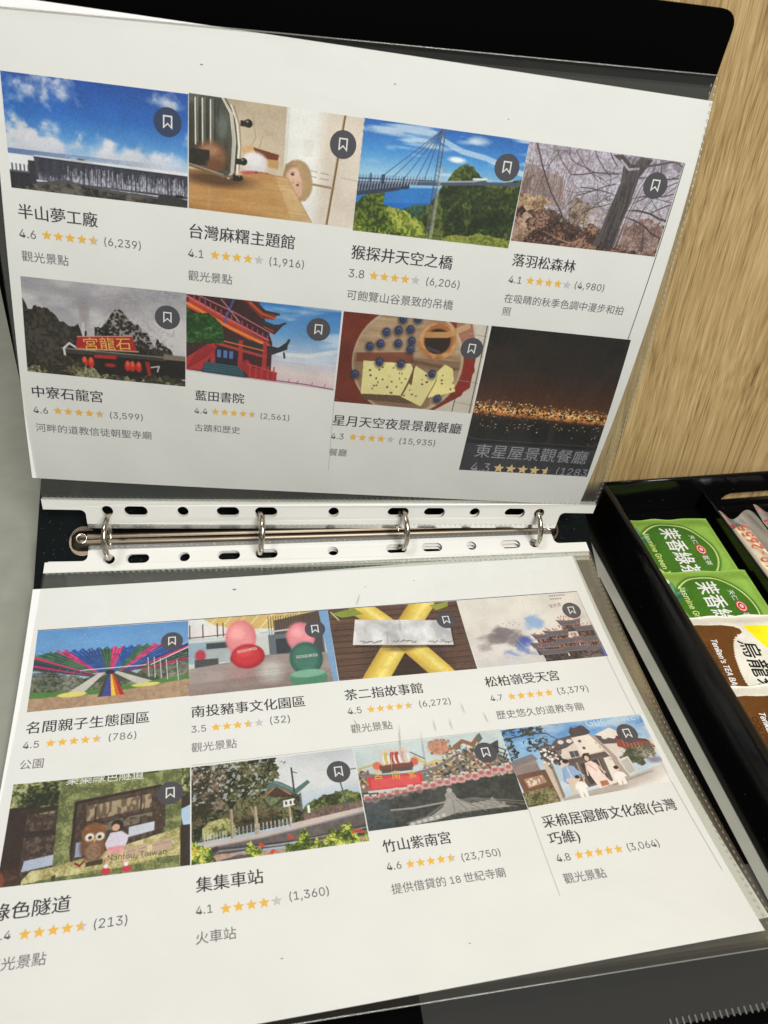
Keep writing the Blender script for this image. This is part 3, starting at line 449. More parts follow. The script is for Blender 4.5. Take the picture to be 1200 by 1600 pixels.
def p12():
    c = Cv(w=520, h=320, seed=16); c.grad([(0, (220, 214, 206)), (.6, (216, 208, 202)), (1, (208, 202, 202))]); c.mix(c.noise(3, 4, 3) * .3, (232, 222, 212))
    n = c.noise(8, 7, 5)
    for (x, y, rx, ry, q, k) in ((.3, .55, .12, .1, (104, 94, 98), .8), (.2, .64, .14, .1, (116, 106, 108), .8), (.1, .74, .1, .1, (150, 138, 138), .7), (.36, .66, .12, .12, (128, 118, 124), .8), (.55, .42, .07, .1, (136, 164, 206), .9), (.5, .5, .05, .06, (150, 176, 210), .7), (.44, .7, .07, .1, (66, 86, 172), .9), (.4, .8, .09, .1, (110, 130, 184), .8), (.5, .86, .1, .1, (96, 110, 160), .7), (.3, .88, .08, .1, (130, 146, 186), .8), (.12, .86, .08, .12, (214, 208, 204), .9), (.9, .38, .18, .05, (206, 190, 178), .7)):
        d = np.hypot((c.U - x) / rx, (c.V - y) / ry); c.mix(np.clip((1.05 - d) * 1.4 + (n - .5) * 1.8, 0, 1) * k * np.clip(1.9 - d, 0, 1), q)
    c.mix((c.V > .93 - .1 * n) * .8, (208, 202, 202)); 
    def hall(x, y, w, h):
        c.P([(x + w * .06, y + h * .4), (x + w * .94, y + h * .4), (x + w * .9, y + h), (x + w * .1, y + h)], (52, 42, 46)); c.P([(x - .015, y + h * .08), (x + w * .5, y + h * .2), (x + w + .015, y + h * .08), (x + w * .97, y + h * .5), (x + w * .03, y + h * .5)], (96, 94, 102)); c.L([(x - .015, y + h * .08), (x + w * .3, y + h * .18), (x + w * .7, y + h * .18), (x + w + .015, y + h * .08)], .008, (134, 98, 94))
        [c.L([(x + w * t, y + h * .2), (x + w * t, y + h * .48)], .002, (64, 64, 74)) for t in np.linspace(.06, .94, 14)]; c.L([(x + w * .03, y + h * .5), (x + w * .97, y + h * .5)], .006, (134, 112, 108)); [c.R(x + w * t, y + h * .56, x + w * t + .006, y + h * .95, (108, 80, 74)) for t in (.2, .4, .6, .8)]
        for k in range(16): c.E(x + c.r.rand() * w, y + c.r.uniform(-.035, h * .14), .004, c.r.uniform(.008, .022), (150 + c.r.randint(40), 108, 100), .5)
    for q in ((.74, .4, .17, .2), (.84, .5, .18, .2), (.5, .58, .2, .18), (.6, .54, .18, .2), (.46, .7, .26, .2), (.66, .66, .18, .2), (.82, .66, .2, .22), (.5, .8, .22, .2), (.7, .78, .2, .2), (.86, .8, .2, .2)): hall(*q)
    c.leaf(c.below([(0, 2), (.47, 2), (.52, .95), (.7, .95), (.88, .9), (1, .9)], .03), [(36, 32, 36), (80, 68, 72), (120, 104, 102)], 40); c.E(.99, .93, .02, .07, (60, 70, 160), .5)
    for k in range(6): c.E(.3 + k * .025, .4 + .03 * (k % 2), .004, .006, (120, 110, 110), .4)
    for k in range(12): c.E(.76 + .02 * (k % 7), .04 + .05 * (k // 7), .007, .012, (136, 106, 92), .4, .8)
    return c
def p13():
    c = Cv(seed=17, base=(70, 56, 48)); G = [(36, 42, 28), (74, 80, 46), (122, 126, 78), (176, 174, 130), (46, 52, 34)]
    c.leaf(np.ones((c.h, c.w)), G, 30); c.mix((c.V > .34) * 1.0, (58, 44, 40)); c.mix((c.V > .3) * c.noise(30, 40, 3) * .35, (104, 84, 72)); c.mix(((c.V > .3) & (c.noise(80, 30, 2) > .7)) * .3, (150, 146, 128)); c.R(0, .25, .1, .9, (52, 40, 36)); c.P([(.06, .28), (.32, .25), (.32, .3), (.06, .34)], (58, 44, 40)); c.R(.06, .5, .32, .56, (50, 40, 38)); c.P([(.12, .78), (.3, .74), (.3, .84), (.11, .88)], (176, 184, 206)); c.R(.94, .3, 1, .8, (60, 46, 42)); c.P([(.94, .44), (1, .4), (1, .6), (.96, .6)], (176, 200, 226))
    c.E(.0, .98, .035, .12, (186, 84, 52), .2); c.E(-.01, .98, .02, .08, (90, 50, 40), .2); c.leaf(c.poly([(0, .84), (.1, .84), (.1, 1), (0, 1)]) * .6, [(60, 40, 32), (90, 60, 46)], 30)
    S = [(84, 92, 56), (108, 114, 70), (132, 138, 88), (152, 154, 106), (98, 104, 64)]
    c.leaf(c.poly([(.26, .1), (.34, .06), (.36, 1), (.27, 1)]), S, 75); c.leaf(c.poly([(.26, .02), (.94, .02), (.94, .16), (.8, .18), (.34, .28), (.27, .3)]), S, 75); c.leaf(c.poly([(.84, .0), (.95, .0), (.95, 1), (.86, 1)]), S, 75)
    c.P([(.35, .24), (.83, .15), (.86, .2), (.86, .6), (.35, .78)], (66, 52, 46)); c.mix(c.poly([(.35, .24), (.83, .15), (.86, .6), (.35, .78)]) * (c.noise(60, 20, 3) > .6) * .25, (128, 114, 98)); c.L([(.36, .74), (.36, .26), (.83, .17)], .014, (48, 36, 32)); c.P([(.42, .3), (.78, .24), (.78, .38), (.42, .46)], (108, 88, 72)); c.mix(c.poly([(.42, .3), (.78, .24), (.78, .38), (.42, .46)]) * (c.noise(60, 16, 2) > .6) * .8, (176, 160, 130)); c.L([(.42, .5), (.82, .42)], .01, (60, 46, 42)); c.L([(.72, .26), (.72, .6)], .01, (56, 44, 40)); c.L([(.47, .32), (.47, .6)], .008, (56, 44, 40)); c.P([(.66, .56), (.8, .53), (.8, .62), (.66, .66)], (196, 202, 216)); c.P([(.38, .66), (.42, .65), (.42, .8), (.38, .8)], (150, 156, 180)); c.mix(c.poly([(.42, .5), (.84, .42), (.84, .5), (.42, .6)]) * (c.noise(30, 20, 3) > .5) * .6, (150, 140, 120))
    Y = [(146, 136, 88), (172, 162, 108), (200, 190, 138), (214, 204, 156)]
    c.leaf(c.poly([(.12, .96), (.16, .88), (.3, .86), (.94, .62), (.95, 1), (.12, 1)]), Y, 70); c.leaf(c.below([(0, 2), (.13, .98), (.5, .95), (.94, .88), (.95, 2)], .03), S, 75); c.P([(.27, .95), (.29, .94), (.29, 1), (.27, 1)], (60, 66, 40)); c.R(.945, .6, 1, 1, (52, 44, 38))
    c.L([(.385, .855), (.41, .885), (.43, .845)], .012, (130, 50, 40)); c.P([(.44, .86), (.53, .84), (.53, .89), (.44, .9)], (70, 56, 42))
    for k, x in enumerate((.655, .715, .79, .845)): c.P([(x, .76 - k * .014), (x + .052, .75 - k * .014), (x + .052, .86 - k * .014), (x, .87 - k * .014)], (186, 160, 142)); c.L([(x + .005, .8 - k * .014), (x + .045, .79 - k * .014)], .003, (140, 110, 100))
    c.E(.475, .7, .07, .15, (70, 46, 34), .4); c.E(.475, .69, .065, .15, (112, 74, 52), .3); c.E(.47, .58, .066, .1, (126, 82, 54), .1); c.E(.475, .76, .04, .08, (140, 112, 96), .2); [c.E(x, .62, .026, .042, (196, 180, 160), .3) for x in (.45, .505)]; [c.E(x, .62, .021, .034, (232, 228, 218), .3) for x in (.45, .505)]; [c.E(x, .625, .011, .018, (60, 46, 38), .4) for x in (.452, .503)]; c.leaf(c.crown(.478, .74, .06, .09, .3, 40) * .35, [(80, 50, 34), (140, 100, 72), (170, 136, 108)], 60); c.P([(.47, .64), (.485, .64), (.478, .68)], (216, 176, 80)); [c.P([(x, .54), (x + .02, .5), (x + .025, .56)], (150, 96, 60)) for x in (.42, .5)]
    c.E(.59, .5, .025, .04, (70, 96, 70), .3); c.E(.595, .53, .033, .055, (48, 32, 30), .1); c.E(.588, .55, .022, .035, (214, 166, 142), .2); c.P([(.56, .6), (.62, .59), (.66, .64), (.655, .7), (.64, .76), (.55, .77), (.535, .7)], (216, 208, 224)); c.P([(.55, .74), (.64, .73), (.645, .8), (.55, .81)], (222, 150, 160)); [c.L([(x, .78), (x2, .93)], .018, (222, 176, 156)) for x, x2 in ((.565, .55), (.625, .655))]; [c.E(x, .96, .026, .03, (200, 56, 76), .2) for x in (.55, .66)]; [c.E(x, .915, .012, .02, (236, 230, 230), .2) for x in (.55, .655)]
    return c
def p14():
    c = Cv(w=520, h=320, seed=18); c.grad([(0, (190, 194, 202)), (.35, (208, 210, 214)), (.5, (176, 194, 212)), (.6, (128, 160, 196)), (.7, (150, 170, 190))]); c.mix(c.noise(3, 4, 4) * .35, (228, 226, 226))
    T = [(22, 27, 18), (42, 48, 30), (70, 74, 46), (112, 108, 80), (34, 40, 24), (92, 92, 60)]
    c.leaf(c.below([(0, 2), (.6, 2), (.64, .6), (.72, .5), (.8, .47), (.9, .45), (1, .5)], .04, 24), [(50, 60, 34), (84, 98, 48), (130, 136, 78), (40, 46, 30)], 40); c.P([(.6, .66), (.75, .6), (1, .58), (1, .67), (.6, .74)], (108, 88, 80)); c.leaf(c.poly([(.6, .66), (1, .58), (1, .66), (.6, .72)]) * .7, [(84, 62, 58), (150, 130, 118)], 60)
    c.leaf(c.poly([(0, .4), (.5, .36), (.64, .44), (.64, .72), (0, .8)]), T, 44); c.mix(c.poly([(0, .5), (.5, .46), (.5, .7), (0, .78)]) * (c.noise(14, 10, 3) > .55) * .5, (96, 78, 58))
    c.leaf(c.crown(.22, .12, .3, .36, .35), T, 44); c.leaf(c.crown(.4, .06, .12, .16, .5), T, 44); c.leaf(c.crown(.34, .3, .14, .14, .5), T, 44); c.leaf(c.crown(.05, .3, .16, .26, .5), [(50, 44, 34), (96, 84, 68), (130, 116, 100), (40, 40, 28)], 44)
    c.mix((c.noise(60, 38, 2) > .76) * (c.V < .42) * (c.U < .48) * .7, (196, 200, 204)); c.mix(c.crown(.47, .42, .05, .09, .5) * .5, (128, 156, 116))
    c.leaf(c.poly([(.06, .66), (.1, .6), (.2, .58), (.24, .64), (.26, .74), (.06, .78)]), [(76, 82, 44), (150, 150, 90), (184, 180, 134)], 50)
    for x, w in ((.22, .018), (.355, .026), (.555, .02)): c.P([(x, .5), (x + w * .7, .5), (x + w, .8), (x, .8)], (176, 164, 140)); c.L([(x + w * .2, .5), (x + w * .2, .8)], .004, (110, 98, 80))
    c.L([(.365, .62), (.34, .5)], .01, (150, 134, 110)); c.P([(.42, .4), (.5, .29), (.6, .42), (.5, .44)], (70, 50, 42)); c.L([(.42, .42), (.5, .31), (.58, .42)], .012, (164, 112, 82)); c.P([(.44, .3), (.49, .255), (.53, .28), (.61, .37), (.69, .29), (.705, .32), (.615, .43), (.5, .325), (.44, .35)], (84, 110, 108)); c.L([(.49, .27), (.6, .38)], .004, (140, 160, 158)); c.P([(.53, .48), (.61, .465), (.61, .535), (.53, .55)], (220, 218, 214)); [c.R(x, .49, x + .01, .525, (60, 60, 62)) for x in (.543, .57, .593)]
    c.L([(.6, .14), (.605, .55)], .01, (58, 56, 66)); c.L([(.6, .18), (.63, .2)], .005, (58, 56, 66)); c.L([(.88, .28), (.92, .72)], .008, (72, 78, 108)); c.P([(.905, .7), (.935, .7), (.94, .76), (.9, .76)], (72, 76, 100)); c.L([(.84, .24), (1, .23)], .005, (60, 60, 66)); c.R(.63, .42, .642, .62, (98, 96, 100)); c.R(.67, .56, .685, .64, (230, 230, 230))
    for k in range(15): x = .24 + k * .023; c.R(x, .69 - .002 * k, x + .007, .77 - .002 * k, (206, 206, 212), .8); c.R(x, .735 - .002 * k, x + .023, .745 - .002 * k, (120, 118, 130), .8)
    for k in range(8): x = .07 + k * .017; c.R(x, .71, x + .006, .8, (198, 196, 204), .7)
    c.P([(.0, .82), (.55, .765), (.58, .72), (1, .65), (1, .71), (.4, .83), (.0, .88)], (196, 180, 174)); c.P([(.0, .86), (.4, .82), (1, .695), (1, .86), (.4, .92), (0, .96)], (88, 80, 80)); c.mix(c.poly([(.0, .86), (.4, .82), (1, .695), (1, .86), (.4, .92), (0, .96)]) * c.noise(50, 26, 2) * .45, (126, 114, 110)); c.L([(0, .865), (.4, .825), (1, .705)], .008, (146, 142, 154)); c.L([(.1, .88), (.6, .9), (1, .84)], .01, (62, 56, 68)); c.L([(.15, .925), (.6, .93), (1, .88)], .008, (76, 68, 78)); c.L([(.1, .9), (.5, .915), (1, .86)], .005, (160, 158, 172)); c.L([(.1, .945), (.5, .955), (1, .9)], .004, (150, 146, 158)); c.P([(.1, .87), (.14, .85), (.15, .9), (.1, .92)], (60, 54, 60))
    c.mix(c.below([(0, .98), (.15, .93), (.35, .955), (.7, .97), (1, .94)]), (182, 152, 136)); c.mix(c.below([(0, .98), (.15, .93), (.35, .955), (.7, .97), (1, .94)]) * (c.noise(90, 60, 2) > .55) * .4, (136, 110, 98)); c.mix(c.below([(0, 2), (.16, .99), (.26, .96), (.36, .99), (.4, 2)]), (92, 80, 90)); F = [(46, 62, 24), (98, 116, 40), (160, 172, 66), (212, 210, 110), (74, 92, 34)]
    c.leaf(c.below([(0, .82), (.03, .8), (.06, .86), (.12, .92), (.15, .98), (.16, 2)], .1, 40), F, 60); c.leaf(c.below([(0, 2), (.5, 2), (.52, .97), (.58, .92), (.61, .84), (.64, .82), (.68, .94), (.76, .92), (.78, .84), (.86, .8), (.92, .84), (.94, .93), (1, .95)], .1, 40), F, 60); c.leaf(c.crown(.32, .93, .025, .09, .8, 50), F, 60); c.leaf(c.crown(.36, .97, .03, .05, .8, 50), F, 60)
    for x, y in ((.38, .89), (.39, .9), (.55, .85), (.56, .86), (.44, .985), (.45, .97), (.95, .88), (.92, .89), (.97, .9)): c.E(x, y, .012, .018, (206, 66, 44), .5, .9)
    c.E(.02, .87, .015, .025, (206, 156, 60), .4); return c
def p15():
    c = Cv(seed=19); c.grad([(0, (196, 208, 210)), (.6, (186, 198, 204))]); c.mix((c.V > .56), (70, 74, 76)); c.mix(((c.V > .56)) * c.noise(10, 8, 4) * .6, (44, 48, 44)); c.mix((c.V > .6) * (c.U < .16) * .6, (70, 96, 120)); c.mix((c.V > .55) * (c.U > .75) * .5, (56, 58, 46))
    pal = [(168, 80, 66), (198, 172, 96), (62, 96, 84), (210, 206, 198), (76, 98, 130), (116, 136, 96), (140, 104, 90), (206, 150, 134), (66, 56, 56), (224, 196, 174), (50, 50, 52), (150, 146, 140)]
    def blob(x0, y0, x1, y1, n, s=.016):
        for k in range(n): c.E(c.r.uniform(x0, x1), c.r.uniform(y0, y1), c.r.uniform(.4, 1) * s, c.r.uniform(.5, 1.3) * s * 1.5, pal[c.r.randint(len(pal))], .5, .95, c.r.uniform(0, 3))
    c.P([(.0, .33), (.15, .4), (.4, .42), (.6, .34), (.7, .22), (.8, .18), (.95, .3), (1, .44), (1, .56), (0, .56)], (120, 112, 104)); blob(.42, .32, .97, .56, 420, .011); blob(.0, .3, .08, .5, 50, .011); blob(.55, .14, .84, .36, 230, .011); blob(.49, .03, .63, .2, 120, .010)
    c.L([(0, .28), (.1, .24), (.2, .26)], .014, (196, 170, 110)); c.E(.13, .26, .03, .05, (214, 110, 84), .4); c.L([(.38, .2), (.45, .32), (.52, .28), (.6, .36)], .018, (206, 176, 110)); c.E(.37, .26, .028, .05, (198, 100, 84), .4); c.L([(.36, .14), (.44, .24)], .008, (96, 96, 96)); c.E(.55, .12, .07, .1, (196, 132, 108), .4, .8); c.L([(.66, .14), (.72, .08), (.78, .14), (.84, .04)], .03, (140, 96, 76)); c.P([(.82, .04), (.85, .0), (.86, .08), (.82, .14)], (96, 106, 100)); c.leaf(c.poly([(.84, .2), (.96, .12), (.94, .28), (.86, .34)]), [(40, 42, 42), (90, 92, 92)], 40); [c.L([(.93, .2 + k * .06), (.99, .26 + k * .06), (.96, .34 + k * .04)], .008, (50, 52, 62)) for k in range(4)]
    c.R(.14, .26, .36, .33, (120, 68, 60)); [(c.E(x, .18, .017, .085, q, .3), c.E(x, .09, .01, .024, (222, 190, 166), .4), c.E(x + .01, .2, .008, .06, (224, 220, 214), .4)) for x, q in ((.17, (206, 196, 190)), (.2, (196, 176, 96)), (.24, (176, 64, 56)), (.27, (160, 70, 60)), (.31, (206, 150, 140)), (.33, (200, 190, 190)))]; c.R(.15, .31, .35, .36, (90, 72, 70))
    c.L([(0, .34), (.15, .39), (.35, .41), (.5, .37), (.62, .28)], .022, (120, 112, 110)); c.P([(.05, .385), (.4, .405), (.4, .555), (.055, .55)], (206, 62, 66)); c.P([(.07, .41), (.38, .425), (.38, .535), (.07, .53)], (214, 84, 86)); c.L([(.05, .56), (.42, .575)], .018, (190, 196, 196)); c.L([(.42, .57), (.6, .55), (.95, .52)], .018, (96, 110, 128))
    for k in range(21): x = .03 + k * .047; y = .61 - .008 * k + (.02 if k % 2 else 0); c.E(x, y + .03, .028, .045, (206, 158, 156), .15); c.E(x, y + .02, .017, .022, (170, 104, 104), .3); c.R(x - .02, y - .03, x + .015, y - .01, (206, 196, 190))
    c.leaf(((c.V > .64 - .08 * c.U) & (c.V > .62 - .09 * c.U)) * .6, [(40, 44, 42), (58, 60, 58), (78, 80, 80)], 20); W = (158, 154, 150); c.P([(.52, .73), (.57, .7), (.58, .76), (.66, .84), (.78, .83), (.8, .8), (.84, .88), (.9, .94), (.7, .93), (.55, .93), (.42, .98), (.24, 1.0), (.26, .96), (.4, .92), (.48, .84)], W); c.E(.54, .72, .032, .045, (150, 146, 144), .1); c.E(.545, .66, .018, .03, (170, 166, 162), .1); [c.L([(.53 + t * .02, .78), (.44 + t * .1, .95)], .006, (120, 116, 112)) for t in range(1, 8)]; c.L([(.16, .8), (.3, .81), (.5, .79)], .013, (150, 146, 140)); c.L([(.48, .82), (.36, .93), (.24, .97)], .01, (110, 108, 106)); [c.E(.27 + k * .04, .985 - .01 * k, .014, .02, (196, 192, 188), .3) for k in range(6)]; [c.E(.58 + k * .04, .92 - .004 * k, .014, .02, (140, 136, 132), .3) for k in range(8)]
    return c
def p16():
    c = Cv(w=520, h=320, seed=20); c.grad([(0, (70, 130, 196)), (.3, (120, 168, 214)), (.55, (184, 204, 222))]); c.mix(np.clip(c.noise(3, 5, 4) - .5, 0, 1) * 1.6, (214, 222, 230)); Dk = [(30, 34, 38), (56, 62, 60), (86, 88, 84)]
    for x, y, rx, ry in ((.1, .05, .14, .06), (.22, .08, .07, .05), (.2, .22, .07, .05), (.17, .3, .05, .03), (.02, .2, .04, .1), (.04, .36, .04, .06), (.26, .2, .04, .04)): c.leaf(c.crown(x, y, rx, ry, 1.2, 40) * (c.noise(60, 40, 2) > .42), Dk, 60)
    c.branch(.0, .14, .1, .3, .009, (56, 50, 52), 3)
    c.P([(.0, .42), (.16, .4), (.17, .6), (0, .62)], (150, 134, 130)); c.P([(0, .42), (.15, .36), (.18, .44), (0, .5)], (124, 118, 124)); [c.L([(x, .5), (x + .01, .6)], .004, (110, 96, 94)) for x in np.linspace(.01, .15, 9)]; c.P([(.2, .48), (.25, .44), (.25, .97), (.2, 1)], (204, 186, 168)); c.P([(.24, .44), (.26, .46), (.26, .95), (.24, .97)], (140, 124, 114))
    c.P([(.3, .34), (.44, .25), (.64, .26), (.74, .36), (.9, .38), (1, .4), (1, .58), (.7, .6), (.3, .6)], (218, 204, 192)); c.P([(.25, .36), (.34, .22), (.5, .17), (.5, .25), (.4, .34), (.27, .4)], (84, 74, 80)); [c.L([(.27 + k * .025, .36 - k * .008), (.34 + k * .018, .22 - k * .004)], .003, (120, 110, 114)) for k in range(9)]; c.P([(.6, .24), (.66, .22), (.86, .33), (.84, .39), (.64, .36)], (88, 78, 82)); c.P([(.45, .14), (.475, .07), (.5, .09), (.55, .06), (.57, .08), (.6, .17), (.56, .22), (.46, .2)], (78, 66, 70))
    c.P([(.45, .22), (.58, .2), (.66, .5), (.68, .9), (.6, .92), (.58, .56), (.48, .46)], (230, 218, 206)); c.P([(.58, .2), (.62, .24), (.7, .55), (.73, .84), (.68, .9), (.66, .5)], (170, 152, 144)); [c.E(x, y, .011, .02, (86, 74, 76), .3) for x, y in ((.5, .28), (.51, .38), (.52, .47))]; [c.L([(x, y), (x + .008, y + .03)], .004, (120, 104, 98)) for x, y in ((.6, .32), (.615, .38), (.63, .44), (.64, .5), (.65, .56))]
    for x, y in ((.37, .26), (.43, .26), (.68, .27), (.27, .3), (.82, .33)): c.E(x, y, .02, .028, (236, 228, 224), .5); c.E(x, y, .006, .01, (206, 190, 186), .5)
    c.P([(.62, .22), (.74, .14), (.8, .24), (.74, .31)], (230, 218, 208)); c.P([(.76, .27), (.96, .37), (1, .5), (.88, .56), (.74, .42)], (140, 70, 62)); c.P([(.76, .27), (.96, .37), (.98, .42), (.76, .32)], (96, 58, 58)); [c.L([(.79 + k * .025, .33 + k * .02), (.79 + k * .025, .43 + k * .018)], .004, (206, 146, 136)) for k in range(8)]
    c.P([(.34, .5), (.64, .46), (.66, .54), (.36, .6)], (92, 78, 80)); c.P([(.36, .56), (.61, .52), (.61, .86), (.38, .9)], (104, 88, 86)); c.P([(.44, .58), (.58, .55), (.58, .84), (.45, .86)], (60, 52, 56)); c.R(.4, .4, .46, .5, (78, 74, 84)); c.L([(.43, .4), (.43, .5)], .004, (180, 172, 168)); [c.L([(x, .56), (x, .86)], .007, (190, 176, 164)) for x in (.42, .5, .57)]; c.L([(.34, .5), (.64, .46)], .008, (190, 174, 164))
    c.leaf(c.crown(.27, .42, .07, .14, .5), [(84, 74, 72), (150, 136, 130), (60, 54, 54)], 40); [c.E(.21 + c.r.rand() * .12, .3 + c.r.rand() * .24, .008, .012, (236, 228, 226), .5) for k in range(30)]; c.leaf(c.crown(.82, .58, .09, .14, .6), [(54, 60, 42), (96, 98, 76), (160, 152, 134)], 50); c.leaf(c.crown(.93, .56, .07, .1, .8), [(74, 76, 62), (130, 126, 112), (200, 190, 180)], 50); c.P([(.7, .6), (.78, .57), (.8, .8), (.73, .84)], (214, 206, 198)); c.P([(.715, .63), (.77, .6), (.785, .78), (.735, .81)], (186, 180, 176)); c.E(.73, .52, .028, .045, (214, 208, 206), .5)
    c.P([(0, .6), (.2, .58), (.22, .98), (.02, 1)], (112, 78, 62)); c.P([(.04, .66), (.17, .64), (.18, .74), (.05, .78)], (170, 136, 114)); c.mix(c.poly([(.05, .67), (.16, .65), (.17, .73), (.06, .76)]) * (c.noise(60, 30, 2) > .5), (226, 206, 188)); c.leaf(c.poly([(0, .82), (.2, .8), (.22, 1), (0, 1)]), [(56, 62, 34), (106, 104, 64), (160, 140, 108)], 50)
    c.mix(c.below([(0, 2), (.22, 2), (.24, .97), (.6, .9), (.75, .84), (1, .74)]), (172, 160, 152)); c.mix(c.below([(0, 2), (.22, 2), (.24, .97), (.6, .9), (.75, .84), (1, .74)]) * c.noise(10, 20, 3) * .4, (206, 194, 184)); c.mix(np.clip((c.U + c.V * .8 - 1.42) * 3.2, 0, 1), (230, 224, 222)); c.E(.96, .68, .05, .04, (116, 112, 138), .9, .8); c.mix(np.clip((c.V + c.U * .3 - 1.17) * 10, 0, 1), (232, 228, 224)); c.L([(.6, .92), (.9, .82)], .007, (120, 100, 92), .6)
    H = (48, 34, 32); SK = (228, 190, 168)
    def fig(x, y, h, top, leg, w):
        c.P([(x - .032 * w, y + .02), (x - .012 * w, y), (x + .016 * w, y), (x + .036 * w, y + .02), (x + .05 * w, y + h * .46), (x - .045 * w, y + h * .46)], top); c.P([(x - .03 * w, y + h * .44), (x + .03 * w, y + h * .44), (x + .028 * w, y + h), (x + .004, y + h), (x, y + h * .6), (x - .006, y + h), (x - .03 * w, y + h)], leg); c.E(x + .002, y - .04, .014 * w, .034 * w, SK, .2); c.mix(c.ell(x, y - .062, .017 * w, .024 * w, .2), H)
    fig(.35, .58, .36, (150, 174, 212), (214, 198, 180), 1.2); c.L([(.315, .62), (.295, .76), (.31, .8)], .013, (140, 164, 204)); c.L([(.385, .62), (.43, .74)], .013, (160, 182, 216)); c.L([(.345, .6), (.35, .74)], .006, (226, 228, 232)); c.mix(c.ell(.5, .5, .026, .05, .2), H); c.P([(.47, .58), (.52, .56), (.54, .6), (.56, .74), (.6, .9), (.5, .93), (.475, .75)], (238, 216, 208)); c.L([(.54, .6), (.58, .74)], .011, SK); c.L([(.475, .6), (.46, .74)], .011, SK); c.E(.498, .52, .016, .036, SK, .2); c.L([(.49, .6), (.53, .7)], .008, (216, 160, 150))
    fig(.385, .8, .2, (240, 232, 226), (240, 232, 226), .95); c.L([(.36, .82), (.32, .78)], .008, SK); c.L([(.41, .82), (.43, .76)], .008, SK); fig(.665, .76, .17, (240, 230, 228), (236, 226, 222), 1.0); c.P([(.52, .84), (.57, .84), (.575, .9), (.52, .91)], (170, 112, 82)); return c
# ------------------------------------------------------------------ materials
def wood_mat():
    m, nt, b = newmat('oak_laminate'); L = nt.links.new
    tc = N(nt, 'ShaderNodeTexCoord'); m0 = N(nt, 'ShaderNodeMapping'); m0.inputs['Rotation'].default_value = (0, math.radians(7.0), 0); L(tc.outputs['Object'], m0.inputs['Vector'])
    mp = N(nt, 'ShaderNodeMapping'); mp.inputs['Scale'].default_value = (1, 1, .03); L(m0.outputs[0], mp.inputs['Vector'])
    # gentle wandering of the grain
    nw = N(nt, 'ShaderNodeTexNoise'); nw.inputs['Scale'].default_value = 5; nw.inputs['Detail'].default_value = 2; L(tc.outputs['Object'], nw.inputs['Vector'])
    sb = N(nt, 'ShaderNodeVectorMath', operation='SUBTRACT'); sb.inputs[1].default_value = (.5, .5, .5); L(nw.outputs['Color'], sb.inputs[0])
    sl = N(nt, 'ShaderNodeVectorMath', operation='SCALE'); sl.inputs['Scale'].default_value = .012; L(sb.outputs[0], sl.inputs[0])
    ad = N(nt, 'ShaderNodeVectorMath', operation='ADD'); L(mp.outputs[0], ad.inputs[0]); L(sl.outputs[0], ad.inputs[1])
    n1 = N(nt, 'ShaderNodeTexNoise'); n1.inputs['Scale'].default_value = 420; n1.inputs['Detail'].default_value = 6; n1.inputs['Roughness'].default_value = .62; L(ad.outputs[0], n1.inputs['Vector'])
    n2 = N(nt, 'ShaderNodeTexNoise'); n2.inputs['Scale'].default_value = 60; n2.inputs['Detail'].default_value = 4; L(ad.outputs[0], n2.inputs['Vector'])
    n3 = N(nt, 'ShaderNodeTexNoise'); n3.inputs['Scale'].default_value = 1500; n3.inputs['Detail'].default_value = 4; mp3 = N(nt, 'ShaderNodeMapping'); mp3.inputs['Scale'].default_value = (1, 1, .8); L(ad.outputs[0], mp3.inputs['Vector']); L(mp3.outputs[0], n3.inputs['Vector'])
    def sc_(n, k):
        q = N(nt, 'ShaderNodeMath', operation='MULTIPLY'); q.inputs[1].default_value = k; L(n.outputs['Fac'], q.inputs[0]); return q
    a = N(nt, 'ShaderNodeMath', operation='ADD'); L(sc_(n1, .42).outputs[0], a.inputs[0]); L(sc_(n2, .20).outputs[0], a.inputs[1])
    a2 = N(nt, 'ShaderNodeMath', operation='ADD'); L(a.outputs[0], a2.inputs[0]); L(sc_(n3, .38).outputs[0], a2.inputs[1])
    cr = N(nt, 'ShaderNodeValToRGB'); e = cr.color_ramp.elements
    e[0].position = .38; e[0].color = (*srgb(116, 92, 56), 1); e[1].position = .62; e[1].color = (*srgb(200, 174, 126), 1)
    q = e.new(.44); q.color = (*srgb(156, 129, 84), 1); q = e.new(.52); q.color = (*srgb(180, 152, 104), 1)
    L(a2.outputs[0], cr.inputs[0]); L(cr.outputs[0], b.inputs['Base Color'])
    b.inputs['Roughness'].default_value = .42; bp = N(nt, 'ShaderNodeBump'); bp.inputs['Distance'].default_value = .0002; bp.inputs['Strength'].default_value = .7; L(a2.outputs[0], bp.inputs['Height']); L(bp.outputs[0], b.inputs['Normal'])
    return m
